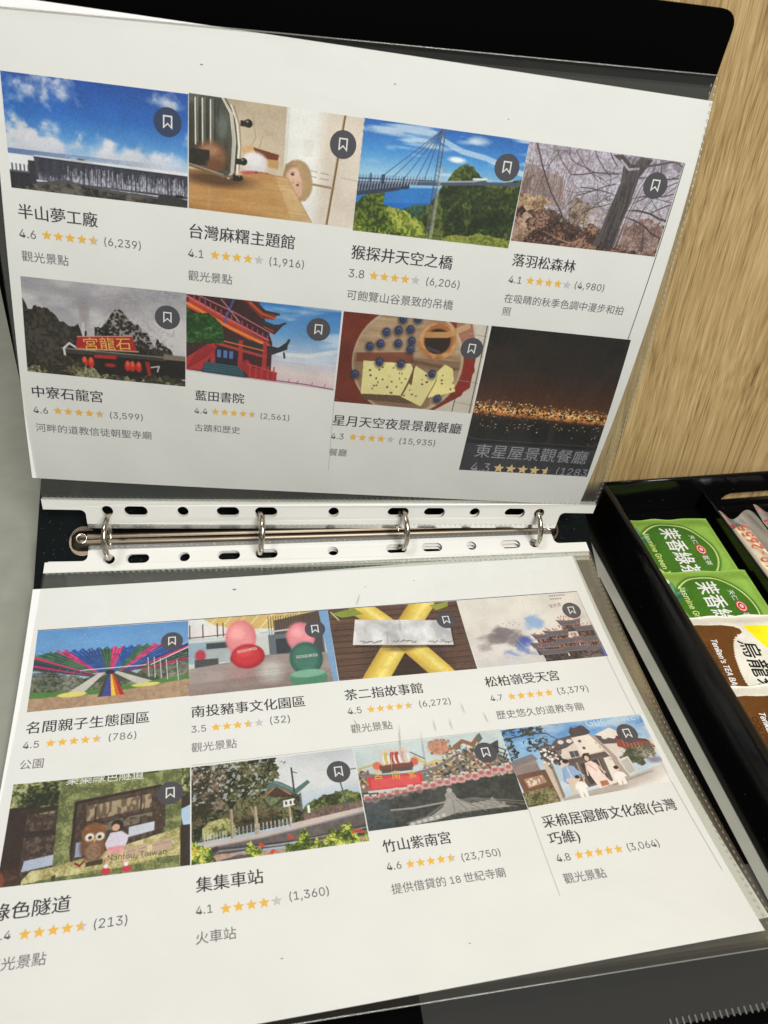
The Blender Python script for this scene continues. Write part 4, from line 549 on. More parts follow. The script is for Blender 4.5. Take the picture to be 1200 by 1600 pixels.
def film_mat(name, haze=.016, tint=(.93, .94, .92), rough=.1, wr=1.0, spec=.4):
    m = bpy.data.materials.new(name); m.use_nodes = True; nt = m.node_tree; nt.nodes.clear(); L = nt.links.new
    out = N(nt, 'ShaderNodeOutputMaterial'); tr = N(nt, 'ShaderNodeBsdfTransparent'); tr.inputs[0].default_value = (*tint, 1)
    df = N(nt, 'ShaderNodeBsdfDiffuse'); df.inputs[0].default_value = (.66, .66, .62, 1); m1 = N(nt, 'ShaderNodeMixShader'); m1.inputs[0].default_value = haze
    L(tr.outputs[0], m1.inputs[1]); L(df.outputs[0], m1.inputs[2])
    gl = N(nt, 'ShaderNodeBsdfGlossy'); gl.inputs['Roughness'].default_value = rough; fr = N(nt, 'ShaderNodeFresnel'); fr.inputs[0].default_value = 1.45
    fm = N(nt, 'ShaderNodeMath', operation='MULTIPLY'); fm.inputs[1].default_value = spec; L(fr.outputs[0], fm.inputs[0])
    m2 = N(nt, 'ShaderNodeMixShader'); L(fm.outputs[0], m2.inputs[0]); L(m1.outputs[0], m2.inputs[1]); L(gl.outputs[0], m2.inputs[2])
    tc = N(nt, 'ShaderNodeTexCoord'); n1 = N(nt, 'ShaderNodeTexNoise'); n1.inputs['Scale'].default_value = 26; n1.inputs['Detail'].default_value = 3; n1.inputs['Distortion'].default_value = .6
    mp = N(nt, 'ShaderNodeMapping'); mp.inputs['Scale'].default_value = (1.0, .45, .45); mp.inputs['Rotation'].default_value = (0, 0, .3); L(tc.outputs['Object'], mp.inputs[0]); L(mp.outputs[0], n1.inputs['Vector'])
    n2 = N(nt, 'ShaderNodeTexNoise'); n2.inputs['Scale'].default_value = 1500; L(tc.outputs['Object'], n2.inputs['Vector'])
    b1 = N(nt, 'ShaderNodeBump'); b1.inputs['Distance'].default_value = .0035 * wr; L(n1.outputs['Fac'], b1.inputs['Height'])
    b2 = N(nt, 'ShaderNodeBump'); b2.inputs['Distance'].default_value = .00002; L(n2.outputs['Fac'], b2.inputs['Height']); L(b1.outputs[0], b2.inputs['Normal'])
    L(b2.outputs[0], gl.inputs['Normal']); L(m2.outputs[0], out.inputs[0]); return m
M_paper = plain('printer_paper', (.78, .77, .755), .75, noise=.02, nscale=30, spec=.2)
def soft_bump(m, dist, scale):
    nt = m.node_tree; b = nt.nodes['Principled BSDF']; tc = N(nt, 'ShaderNodeTexCoord'); t = N(nt, 'ShaderNodeTexNoise'); t.inputs['Scale'].default_value = scale; t.inputs['Detail'].default_value = 4; t.inputs['Distortion'].default_value = .8
    bp = N(nt, 'ShaderNodeBump'); bp.inputs['Distance'].default_value = dist; nt.links.new(tc.outputs['Object'], t.inputs[0]); nt.links.new(t.outputs['Fac'], bp.inputs['Height']); nt.links.new(bp.outputs[0], b.inputs['Normal'])
soft_bump(M_paper, .0011, 13)
M_film = film_mat('clear_sleeve_film'); M_filmback = film_mat('clear_sleeve_film_back', .036, spec=.12); M_pocket = film_mat('inner_pocket_film', .05, (.85, .86, .84), .3, .2, .35)
M_bead = film_mat('weld_plastic', .2, (.92, .92, .9), .14, 0.0, 1.3)
M_glint = film_mat('painted_film_glint', .62, (.98, .98, .97), .2, 0.0, 2.0)  # whitish diffuse colour stands in for glints along the film's wrinkles
M_strip = plain('white_reinforcing_strip', (.72, .71, .66), .42, nscale=60, bump=.00006, noise=.02)
M_black = plain('black_polypropylene', (.0012, .0012, .0012), .6, spec=.02, nscale=1600, bump=.00003)
M_spine = plain('black_spine_plastic', (.003, .005, .005), .55, spec=.08, nscale=900, bump=.00006, noise=.5)
M_acryl = plain('black_gloss_plastic', (.003, .003, .0032), .10, spec=.35, nscale=30, bump=.0)
def dust(m, scale, thr, col):
    nt = m.node_tree; b = nt.nodes['Principled BSDF']; tc = N(nt, 'ShaderNodeTexCoord'); t = N(nt, 'ShaderNodeTexNoise'); t.inputs['Scale'].default_value = scale; t.inputs['Detail'].default_value = 1
    r = N(nt, 'ShaderNodeMapRange'); r.inputs['From Min'].default_value = thr; r.inputs['From Max'].default_value = thr + .03; nt.links.new(tc.outputs['Object'], t.inputs[0]); nt.links.new(t.outputs['Fac'], r.inputs['Value'])
    mx = N(nt, 'ShaderNodeMix', data_type='RGBA'); mx.inputs[6].default_value = b.inputs['Base Color'].default_value; mx.inputs[7].default_value = (*col, 1); nt.links.new(r.outputs[0], mx.inputs[0])
    for l in list(b.inputs['Base Color'].links): nt.links.remove(l)
    nt.links.new(mx.outputs[2], b.inputs['Base Color'])
    n2 = N(nt, 'ShaderNodeTexNoise'); n2.inputs['Scale'].default_value = 22; n2.inputs['Detail'].default_value = 4; nt.links.new(tc.outputs['Object'], n2.inputs[0]); r2 = N(nt, 'ShaderNodeMapRange'); r2.inputs['To Min'].default_value = b.inputs['Roughness'].default_value * .8; r2.inputs['To Max'].default_value = b.inputs['Roughness'].default_value * 1.7 + .04
    nt.links.new(n2.outputs['Fac'], r2.inputs['Value']); nt.links.new(r2.outputs[0], b.inputs['Roughness'])
dust(M_acryl, 750, .77, (.07, .07, .065)); dust(M_spine, 900, .72, (.06, .07, .07))
M_nickel = plain('nickel_plated_steel', (.16, .13, .095), .38, metal=1.0, nscale=60, noise=.08)
M_ring = plain('polished_ring_steel', (.50, .45, .36), .2, metal=1.0, nscale=80, noise=.1)
M_hole = plain('dark_hole', (.004, .004, .004), .6)
def table_mat():
    m = plain('grey_quartz_top', srgb(142, 143, 131), .45, noise=.10, nscale=55, spec=.35); return m
M_table = table_mat(); M_wood = wood_mat()
def ink(name, c, rough=.6): return plain(name, c, rough, spec=.2, noise=.0)
K_title = ink('title_ink', srgb(58, 52, 60)); K_num = ink('number_ink', srgb(92, 88, 96)); K_cap = ink('caption_ink', srgb(112, 98, 108)); K_star = ink('star_yellow', srgb(236, 184, 76)); K_grey = ink('star_grey', srgb(196, 194, 200))
K_white = ink('white_print', (.74, .74, .72)); K_lt = ink('pale_print', srgb(150, 148, 158)); K_starpale = ink('star_pale', srgb(222, 190, 136)); K_line = ink('line_ink', srgb(70, 72, 90)); K_hair = ink('hairline_ink', srgb(168, 168, 172)); K_gold = ink('gold_print', srgb(216, 176, 84)); K_badge = ink('badge_grey', srgb(74, 72, 80)); K_badgeb = ink('badge_blue', srgb(50, 62, 92)); K_brown = ink('brown_print', srgb(120, 92, 76)); K_engr = ink('engraved_print', srgb(86, 78, 52)); K_spread = ink('sky_print', srgb(190, 214, 238))
def photo_mat(im):
    m, nt, b = newmat(im.name); t = N(nt, 'ShaderNodeTexImage'); t.image = im; t.extension = 'EXTEND'; nt.links.new(t.outputs[0], b.inputs['Base Color'])
    b.inputs['Roughness'].default_value = .55; b.inputs['Specular IOR Level'].default_value = .25; return m
# ------------------------------------------------------------------ the setting
v, f = boxv(-900, 1200, -900, 900, -60, -20); setp(mobj('table_top', v, f, M_table, loc=(0, 0, -20)), kind='structure')
v, f = boxv(-150, 900, 0, 18, -19.9, 620); v = [(x, y + 64 - .016 * x, z) for x, y, z in v]; setp(mobj('wood_wall', v, f, M_wood, loc=(300, 66, -20)), kind='structure')

# ------------------------------------------------------------------ ring binder
BND = thing('ring_binder', (0, 15, -20), 'open black four ring binder on the grey table, front cover leaning on the wood wall', 'ring binder')
def rounded(x0, x1, y0, y1, r, n=6, corners=(1, 1, 1, 1)):
    P = []
    for (cx, cy, a0, on) in ((x1 - r, y1 - r, 0, corners[0]), (x0 + r, y1 - r, 90, corners[1]), (x0 + r, y0 + r, 180, corners[2]), (x1 - r, y0 + r, 270, corners[3])):
        if on: P += [(cx + r * math.cos(math.radians(a0 + 90 * k / n)), cy + r * math.sin(math.radians(a0 + 90 * k / n))) for k in range(n + 1)]
        else: P.append((cx + (r if a0 in (0, 270) else -r), cy + (r if a0 in (0, 90) else -r)))
    return P
def slab(P, fn, t):
    n = len(P); V = [fn(x, y, 0) for x, y in P] + [fn(x, y, -t) for x, y in P]
    return V, [tuple(range(n)), tuple(range(2 * n - 1, n - 1, -1))] + [(i, i + n, (i + 1) % n + n, (i + 1) % n) for i in range(n)]
v, f = slab(rounded(-162.0, 164, 16, 267, 7, corners=(1, 1, 0, 0)), lambda x, z, o: (x, 57 - .03 * x - o, z), 2.6); mobj('front_cover', v, f, M_black, BND)
v, f = slab(rounded(-155, 163.3, -247, -13, 7, corners=(0, 0, 1, 1)), lambda x, y, o: (x, y, -17.2 + o), 2.6); mobj('back_cover', v, f, M_black, BND)
SN = Vector((0, -.46, .8879)); STn = Vector((0, .8879, .46)); S0 = Vector((0, 14, -5.0)); RT = 3.6
def SP(x, t, o): p = S0 + STn * t + SN * o; return (x, p.y, p.z)
v, f = slab(rounded(-159, 163, -29.5, 48, 3, corners=(0, 0, 0, 0)), SP, 2.4); mobj('spine', v, f, M_spine, BND)
# pocket welded inside the back cover
vs, fs, uv = gridmesh(lambda a, b: (6 + 155 * a + (4 if b > .95 and a < .05 else 0), -190 - 53 * b, -14.5 + .3 * math.sin(a * 9)), 30, 6); mobj('inner_pocket', vs, fs, M_pocket, BND, True)
V = []; F = []
for k, x in enumerate(np.arange(98, 160, 2.6)):
    v_, f_ = tube([(x, -241.0, -14.3), (x - .2, -243.6, -14.3)], .4, 5); n_ = len(V); V += v_; F += [tuple(i + n_ for i in q) for q in f_]
mobj('pocket_weld', V, F, M_bead, BND)['kind'] = 'stuff'
# ring mechanism
prof = [(-8, 0), (-7.4, .5), (-6, 1.0), (-5, 3.0), (-3, 4.9), (-.7, 5.6), (-.4, 5.1), (.4, 5.1), (.7, 5.6), (3, 4.9), (5, 3.0), (6, 1.0), (7.4, .5), (8, 0)]
V = []; xs = [-141, -139.5, -137.5, -135] + list(np.linspace(-131, 131, 20)) + [135, 137.5, 139.5, 141]
for x in xs:
    k = min(1, (141.2 - abs(x)) / 4.0) ** .5; V += [SP(x, t * (.55 + .45 * k) + RT, o * k + .4) for t, o in prof]
n = len(prof); F = [(i * n + j, i * n + j + 1, (i + 1) * n + j + 1, (i + 1) * n + j) for i in range(len(xs) - 1) for j in range(n - 1)]
rail = mobj('ring_rail', V, F, M_nickel, BND, True)
for sx in (-1, 1):
    c = SP(sx * 135.0, RT, 5.2); ring = []
    P = [tuple(Vector(c) + Vector((2.6 * math.cos(a), 0, 0)) + STn * (2.6 * math.sin(a))) for a in np.linspace(0, 2 * math.pi, 20, endpoint=False)]
    v, f = tube(P, .8, 8, True); rv = mobj('rivet', v, f, M_ring, rail, True)
    P2 = [tuple(Vector(c) + Vector((2.1 * math.cos(a), 0, 0)) + STn * (2.1 * math.sin(a)) + SN * .35) for a in np.linspace(0, 2 * math.pi, 16, endpoint=False)]
    mobj('rivet_hole', P2, [tuple(range(16))], M_hole, rail)
    P = [tuple(Vector(SP(sx * 135.0, RT, .5)) + Vector((7.2 * math.cos(a), 0, 0)) + STn * (8.6 * math.sin(a))) for a in np.linspace(0, 2 * math.pi, 28, endpoint=False)]
    P += [tuple(Vector(q) + SN * .9) for q in P]; F = [tuple(range(28, 56))] + [(i, (i + 1) % 28, (i + 1) % 28 + 28, i + 28) for i in range(28)]
    mobj('end_plate', P, F, M_nickel, rail)
RC = (7.6, 9.1); RR = 11.7
ring_me = None
for x in (-120, -40, 40, 120):
    P = [(x + .55 * math.sin(a * 2 + x), RC[0] + RR * math.cos(a), RC[1] + RR * math.sin(a)) for a in np.linspace(0, 2 * math.pi, 56, endpoint=False)]
    v, f = tube(P, 1.55, 12, True); o = mobj('ring', v, f, M_ring, BND, True)
    for a in (math.radians(150),):   # closing joint
        p = Vector((x, RC[0] + RR * math.cos(a), RC[1] + RR * math.sin(a))); t = Vector((0, -math.sin(a), math.cos(a)))
        v, f = tube([tuple(p - t * .5), tuple(p + t * .5)], 1.7, 12); mobj('ring_joint', v, f, M_nickel, o, True)

# ------------------------------------------------------------------ punched sleeves
HOLES = [(-120, 0), (-105.5, 1), (-81.2, 0), (-57.5, 1), (-37, 1), (0, 0), (36.5, 1), (57.5, 1), (81.2, 0), (105.2, 1), (120, 0)]
def strip_mesh(vin, flip=False):
    from mathutils.geometry import tessellate_polygon
    def seg(a, b, st=4.0):
        a = np.array(a, float); b = np.array(b, float); n = max(1, int(np.hypot(*(b - a)) / st)); return [tuple(a + (b - a) * k / n) for k in range(n)]
    def fil(cx, cy, r, a0, a1): return [(cx + r * math.cos(math.radians(a)), cy + r * math.sin(math.radians(a))) for a in np.linspace(a0, a1, 6)]
    e = .6; xa, xb = -131, 133
    out = seg((-152, 7.5), (153, 7.5)) + seg((153, 7.5), (153, e)) + seg((153, e), (xb + 3, e)) + fil(xb + 3, e - 3, 3, 90, 180)[:] + seg((xb, e - 3), (xb, vin)) + seg((xb, vin), (xa, vin)) + seg((xa, vin), (xa, e - 3)) + fil(xa - 3, e - 3, 3, 0, 90) + seg((xa - 3, e), (-152, e)) + seg((-152, e), (-152, 7.5))
    loops = [out]
    for x, sl in HOLES:
        r = 3.0; h = 3.1 if sl else 0
        loops.append([(x + (h if math.cos(a) > 0 else -h) + r * math.cos(a), r * (1.18 if vin < -8 else 1.0) * math.sin(a)) for a in np.linspace(.01, 2 * math.pi + .01, 18, endpoint=False)])
    flat = [p for l in loops for p in l]; tr = tessellate_polygon([[Vector((x, y, 0)) for x, y in l] for l in loops]); return flat, [tuple(t) for t in tr]
def beads(S, pts, off, r=.8):
    V = []; F = []
    for (x, v, lx, lv) in pts:
        n = len(V); V += [S(x - lx, v, off), S(x + lx, v, off), S(x, v - lv, off), S(x, v + lv, off), S(x, v, off + .45), S(x, v, off - .2)]
        F += [(n, n + 2, n + 4), (n + 2, n + 1, n + 4), (n + 1, n + 3, n + 4), (n + 3, n, n + 4)]
    return V, F
def sleeve(S, label, vin, v1, fo, bo, dx=0.0, rot=0.0, so=None, half=False, vbase=0.0):
    c_, s_ = math.cos(rot), math.sin(rot)
    T = lambda x, v, off=0.0: S(dx + c_ * x - s_ * v, s_ * x + c_ * v, off)
    o = thing('page_sleeve', T(0, 0, 0), label, 'page sleeve', 'clear punched page sleeves in the ring binder'); rnd = random.Random(int(fo * 100) + 7)
    x0, x1 = -152.0, 153.2
    def wav(u, v): return .35 * math.sin(u * 17 + 1.3 * math.sin(v * 6)) * math.sin(v * 9 + 1) + .25 * math.sin(u * 41 + v * 13)
    def front(u, w):
        x = x0 + (x1 - x0) * u; v = 7.5 + (v1 - 7.5) * w; e = min(1, u * 30, (1 - u) * 30, w * 20); return T(x, v, fo + wav(u, w) * e * .5)
    vs, fs, uv = gridmesh(front, 60, 46); ff = mobj('front_film', vs, fs, M_film, o, True)
    vs, fs, uv = gridmesh(lambda u, w: T(x0 + (x1 - x0) * u, 7.5 + (v1 - 4 - 7.5) * w, bo), 40, 30); mobj('back_film', vs, fs, M_filmback, o, True)
    flat, tr = strip_mesh(vin); mobj('punched_strip', [T(x, v, (fo + bo) / 2 + .05) for x, v in flat], tr, M_strip, o)
    vs, fs, uv = gridmesh(lambda u, w: T(-131 + 264 * u, vin - 3.0 * w, (fo + bo) / 2), 50, 1); mobj('inner_film_edge', vs, fs, M_bead, o)
    B = [(x, 8.6, .95, .6) for x in np.arange(x0 + 2, x1 - 1, 3.05)] + [(x, vin - 1.2, .9, .6) for x in np.arange(-129.5, 132, 3.05)]
    B += [(x1 - 1.6, v, .5, .95) for v in np.arange(11, v1, 3.05)]
    V, F = beads(T, B, fo + .05); mobj('weld_seam', V, F, M_bead, o, True)
    if fo > 0:
        V, F = tube([T(x, v1, fo) for x in np.linspace(x0, x1, 90)], .28, 5, cap=False); mobj('open_edge', V, F, M_bead, o, True)
    return o
sleeve(SU, 'clear sleeve standing against the front cover, over the sheet with the night city picture', -8.8, 226, .7, -.6)
sleeve(SU, 'second clear sleeve of the standing half, mostly hidden behind the front one', -8.6, 224.5, -1.6, -2.4, dx=.2, rot=.004)
sleeve(SL, 'clear page sleeve lying in front on top, over the sheet with the banana picture', -6.3, 227, .8, -.6)
sleeve(SL, 'clear sleeve directly under the top lying one, holding the hidden second sheet', -7.0, 223, -1.4, -2.4, dx=.3, rot=.010)
sleeve(SL, 'lowest clear sleeve of the lying half, its welded side nearest the binder edge', -7.4, 219, -3.4, -4.2, dx=.6, rot=.022)
# ------------------------------------------------------------------ printed sheets
def sheet(S, label, parent_off=0.0, x0=-148.5, x1=148.5, y0=0, y1=210):
    o = thing('printed_sheet', S(0, 0, 0), label, 'paper sheet', 'printed paper sheets in the binder sleeves')
    vs, fs, uv = gridmesh(lambda u, w: S(x0 + (x1 - x0) * u, y0 + (y1 - y0) * w, parent_off), 60, 44); mobj('paper', vs, fs, M_paper, o, True); return o
SHU = sheet(PU, 'standing white sheet of Chinese sightseeing cards, the blue sky picture at its top left')
SHL = sheet(PL, 'lying white sheet of Chinese sightseeing cards, striped canopy picture at its top left')
P2 = paper(SL, -7.3303 + 2.2, 13.6254 - 2.2, -0.0231336 - .022)
SH2 = sheet(P2, 'second white sheet almost hidden under the lying one, a thin rim at its left', -1.9)
QD = [[(-145.3, 183.8), (-73.1, 184.7), (-73.0, 140.8), (-144.4, 140.3)], [(-72.9, 185.2), (-1.1, 184.8), (-1.7, 140.7), (-72.5, 140.9)], [(-1.4, 185.0), (70.8, 184.9), (70.5, 139.8), (-1.6, 139.7)], [(70.8, 184.7), (142.8, 184.9), (141.4, 144.0), (71.0, 143.3)],
      [(-143.9, 103.7), (-73.3, 104.1), (-73.5, 58.3), (-144.9, 59.1)], [(-73.3, 103.8), (-2.6, 103.4), (-2.2, 62.5), (-73.1, 66.7)], [(-1.7, 103.1), (69.4, 103.1), (70.2, 55.6), (-1.3, 56.6)], [(70.4, 103.2), (142.6, 103.4), (146.1, 21.0), (71.4, 20.3)],
      [(-143.5, 25.4), (-72.0, 25.6), (-71.9, 68.9), (-143.1, 70.0)], [(-72.0, 25.2), (-0.2, 24.8), (-0.6, 68.5), (-72.2, 69.2)], [(-0.3, 25.2), (70.8, 25.6), (71.0, 69.1), (-0.3, 68.5)], [(70.8, 25.6), (142.4, 25.1), (144.1, 68.7), (71.5, 68.8)],
      [(-143.7, 105.0), (-71.9, 105.8), (-72.2, 149.5), (-143.1, 148.5)], [(-71.4, 105.9), (0.5, 105.4), (0.1, 149.8), (-71.7, 149.6)], [(0.8, 105.4), (72.4, 104.9), (72.0, 145.7), (0.6, 145.6)], [(72.1, 104.9), (146.3, 104.6), (145.4, 141.3), (72.3, 144.9)]]
PLAB = ['printed picture of a long frosted wall under a cloudy blue sky', 'printed picture of a toaster on a table with a child peeking', 'printed picture of a sky bridge over green hills', 'printed picture of a bare tree in a brown forest',
        'printed picture of a red sign on a temple roof', 'printed picture of a red pagoda by the sea', 'printed picture of cheese and blueberries on a round board', 'printed picture of city lights at night',
        'printed picture of a striped fabric canopy', 'printed picture of a hall with pink balloons', 'printed picture of two bananas under a silver strip', 'printed picture of temple roofs in an ink wash',
        'printed picture of a stone sign with an owl and a seated child', 'printed picture of a small railway station', 'printed picture of a colourful temple roof ridge', 'printed picture of a family in front of a house']
PAINT = [p1, p2, p3, p4, p5, p6, p7, p8, p9, p10, p11, p12, p13, p14, p15, p16]
BADGE = {0: (-81.2, 173.3), 1: (-9.2, 173.7), 2: (63, 173.3), 3: (132.3, 174.1), 4: (-81.6, 91.9), 5: (-12.6, 93.1), 6: (63, 90.7), 8: (-79.9, 37.1), 9: (-8.4, 36.6), 10: (62.1, 37.5), 11: (134.7, 37.7), 12: (-80.2, 116.9), 13: (-7.7, 116.3), 14: (61.7, 115.6), 15: (134.8, 114.3)}
PH = []
for i in range(16):
    S = PU if i < 8 else PL; par = SHU if i < 8 else SHL; q = [np.array(p) for p in QD[i]]
    im = PAINT[i]().image('painted_print_%02d' % (i + 1))
    vs, fs, uv = gridmesh(lambda u, w: S(*((q[0] * (1 - u) + q[1] * u) * (1 - w) + (q[3] * (1 - u) + q[2] * u) * w), .05), 24, 16)
    uv = [(a, 1 - b) for a, b in uv]; o = mobj('printed_photo', vs, fs, photo_mat(im), par, True, uvs=uv); o['label'] = PLAB[i]; PH.append(o)
    if i in BADGE:
        bx, by = BADGE[i]; R = 5.6 if i < 7 else 5.3; s = 1 if i < 8 else -1
        mobj('badge_disc', [S(bx + R * math.cos(a), by + R * math.sin(a), .09) for a in np.linspace(0, 2 * math.pi, 40, endpoint=False)], [tuple(range(40))], K_badgeb if i == 0 else K_badge, o)
        w, h, t = 1.85, 2.55, .55
        out = [(-w, h), (w, h), (w, -h), (0, -h + 1.7), (-w, -h)]; inn = [(-w + t, h - t), (w - t, h - t), (w - t, -h + t * 1.9), (0, -h + 1.7 + t * 1.3), (-w + t, -h + t * 1.9)]
        V = [S(bx + x, by + s * y, .13) for x, y in out + inn]; mobj('bookmark_icon', V, [(k, (k + 1) % 5, (k + 1) % 5 + 5, k + 5) for k in range(5)], K_white, o)
TX = [
(1, 't', '半山夢工廠', [-142.62, 130.78, -110.45, 131.87]),
(1, 'r', '4.6', [-142.83, 122.1, -136.07, 122.14]),
(1, 's', '4.6', [-133.47, 122.19, -110.3, 122.84]),
(1, 'n', '(6,239)', [-107.94, 122.31, -92.68, 122.74]),
(1, 'c', '觀光景點', [-142.62, 112.17, -123.28, 113.12]),
(2, 't', '台灣麻糬主題館', [-72.12, 131.35, -26.78, 131.87]),
(2, 'r', '4.1', [-72.59, 122.02, -65.99, 122.22]),
(2, 's', '4', [-62.95, 122.0, -39.76, 122.62]),
(2, 'n', '(1,916)', [-37.17, 121.78, -21.8, 122.6]),
(2, 'c', '觀光景點', [-72.52, 111.93, -53.18, 112.61]),
(3, 't', '猴探井天空之橋', [-1.12, 130.25, 45.75, 130.77]),
(3, 'r', '3.8', [-1.29, 121.08, 5.81, 120.96]),
(3, 's', '4', [8.48, 120.95, 31.95, 120.79]),
(3, 'n', '(6,206)', [35.03, 120.52, 50.92, 121.01]),
(3, 'c', '可飽覽山谷景致的吊橋', [-1.05, 110.79, 49.6, 111.44]),
(4, 't', '落羽松森林', [73.75, 134.98, 104.37, 135.42]),
(4, 'r', '4.1', [73.84, 126.14, 80.11, 126.22]),
(4, 's', '4', [82.57, 126.48, 104.56, 126.44]),
(4, 'n', '(4,980)', [106.51, 126.35, 121.19, 127.05]),
(4, 'c', '在吸睛的秋季色調中漫步和拍', [73.68, 117.02, 133.98, 117.52]),
(4, 'c', '照', [74.11, 110.85, 78.29, 110.81]),
(5, 't', '中寮石龍宮', [-143.87, 48.79, -112.04, 49.6]),
(5, 'r', '4.6', [-144.18, 39.32, -137.5, 39.46]),
(5, 's', '4.6', [-134.85, 39.89, -111.66, 39.64]),
(5, 'n', '(3,599)', [-109.01, 39.18, -93.7, 39.84]),
(5, 'c', '河畔的道教信徒朝聖寺廟', [-143.93, 29.6, -89.67, 30.07]),
(6, 't', '藍田書院', [-68.83, 54.27, -45.58, 54.24]),
(6, 'r', '4.4', [-69.05, 45.88, -62.91, 45.88]),
(6, 's', '4.4', [-60.76, 46.24, -39.22, 45.53]),
(6, 'n', '(2,561)', [-36.98, 44.99, -22.69, 45.41]),
(6, 'c', '古蹟和歷史', [-68.95, 36.18, -46.69, 36.49]),
(7, 't', '星月天空夜景景觀餐廳', [-0.7, 45.7, 67.04, 46.51]),
(7, 'r', '4.3', [-0.68, 36.63, 5.95, 36.74]),
(7, 's', '4', [8.93, 36.97, 32.66, 36.6]),
(7, 'n', '(15,935)', [35.53, 35.83, 54.86, 36.29]),
(7, 'c', '餐廳', [-0.6, 26.87, 8.84, 26.93]),
(8, 't', '東星屋景觀餐廳', [77.79, 33.35, 142.0, 33.87]),
(8, 'r', '4.3', [77.73, 22.87, 88.29, 22.98]),
(8, 's', '4.5', [90.87, 22.95, 124.03, 23.03]),
(8, 'n', '(1283', [127.06, 23.04, 145.25, 23.37]),
(9, 't', '名間親子生態園區', [-142.36, 77.85, -89.92, 78.47]),
(9, 'r', '4.5', [-142.5, 86.7, -135.98, 86.82]),
(9, 's', '4.5', [-133.11, 86.83, -109.94, 86.97]),
(9, 'n', '(786)', [-106.98, 86.67, -95.2, 87.4]),
(9, 'c', '公園', [-142.52, 95.92, -133.02, 96.43]),
(10, 't', '南投豬事文化園區', [-71.09, 77.57, -18.42, 78.06]),
(10, 'r', '3.5', [-71.19, 86.96, -64.65, 87.07]),
(10, 's', '3.5', [-62.07, 87.05, -38.53, 87.16]),
(10, 'n', '(32)', [-35.53, 86.5, -26.34, 86.91]),
(10, 'c', '觀光景點', [-71.28, 95.76, -51.33, 96.92]),
(11, 't', '茶二指故事館', [1.08, 76.36, 40.04, 77.49]),
(11, 'r', '4.5', [1.2, 85.66, 7.96, 86.11]),
(11, 's', '4.5', [10.77, 86.09, 33.22, 86.24]),
(11, 'n', '(6,272)', [36.5, 85.9, 52.22, 86.65]),
(11, 'c', '觀光景點', [1.25, 95.05, 21.04, 96.11]),
(12, 't', '松柏嶺受天宮', [72.66, 76.62, 112.41, 78.25]),
(12, 'r', '4.7', [72.69, 86.81, 78.96, 87.16]),
(12, 's', '5', [82.0, 87.14, 105.95, 87.21]),
(12, 'n', '(3,379)', [108.56, 86.74, 125.16, 87.42]),
(12, 'c', '歷史悠久的道教寺廟', [72.88, 96.01, 118.69, 97.34]),
(13, 't', '綠色隧道', [-143.21, 157.85, -115.82, 158.24]),
(13, 'r', '4.4', [-141.19, 166.65, -135.01, 166.88]),
(13, 's', '4.4', [-132.17, 167.3, -109.07, 167.53]),
(13, 'n', '(213)', [-106.68, 166.96, -94.92, 168.03]),
(13, 'c', '觀光景點', [-141.6, 176.9, -121.79, 176.9]),
(14, 't', '集集車站', [-70.1, 157.06, -44.35, 158.86]),
(14, 'r', '4.1', [-70.22, 167.73, -64.07, 167.94]),
(14, 's', '4', [-61.0, 168.41, -37.8, 169.03]),
(14, 'n', '(1,360)', [-34.92, 167.46, -19.54, 168.57]),
(14, 'c', '火車站', [-70.32, 177.66, -55.77, 178.55]),
(15, 't', '竹山紫南宮', [5.07, 152.2, 34.22, 153.95]),
(15, 'r', '4.6', [5.04, 161.57, 11.09, 161.94]),
(15, 's', '4.6', [13.23, 162.0, 34.16, 162.14]),
(15, 'n', '(23,750)', [36.62, 162.23, 53.34, 163.35]),
(16, 't', '采棉居寢飾文化舘(台灣', [76.17, 153.02, 140.53, 152.7]),
(16, 't', '巧維)', [75.98, 160.4, 89.93, 160.97]),
(16, 'r', '4.8', [76.16, 168.75, 82.37, 169.11]),
(16, 's', '5', [84.78, 168.9, 106.62, 168.97]),
(16, 'n', '(3,064)', [108.85, 168.71, 123.7, 169.39]),
(16, 'c', '觀光景點', [75.92, 177.03, 94.44, 178.48]),
(5, 'p', '宮龍石', [-118.95, 75.43, -98.22, 77.6]),
(10, 'p', 'GOGOPIG', [-48.4, 46.63, -38.85, 45.31]),
(10, 'p', 'GOGOPIG', [-19.7, 52.58, -9.02, 52.15]),
(13, 'p', '集集綠色隧道', [-122.81, 105.49, -91.28, 106.42]),
(13, 'p', 'Nantou, Taiwan', [-103.78, 142.37, -81.4, 142.63]),
(15, 'p', '宮', [7.66, 119.98, 11.42, 120.16]),
(15, 'p', '南', [15.65, 121.05, 19.44, 121.24]),
(15, 'p', '紫', [23.11, 122.05, 26.42, 121.86]),
(16, 'p', 'Gucan wei', [116.07, 106.26, 144.29, 105.13]),
(12, 'p', '受天宮', [122.55, 34.07, 129.84, 32.95]),
(15, 'c', '提供借貸的', [5.04, 171.1, 27.4, 171.1]),
(15, 'n', '18', [29.2, 171.2, 33.6, 171.2]),
(15, 'c', '世紀寺廟', [35.1, 171.1, 52.7, 171.1]),
]
for t in TX: want(t[2])
EXTRA = ['Jasmine Green Tea', '茉香綠茶', '天仁', '茗茶', 'TenRen\'s TEA BAG', 'OOLONG TEA', '烏龍茶', 'TEL:049-2655']
for t in EXTRA: want(t)
flush()
NAME = {'t': 'printed_title', 'r': 'rating_number', 'n': 'review_count', 'c': 'caption', 'p': 'photo_lettering'}
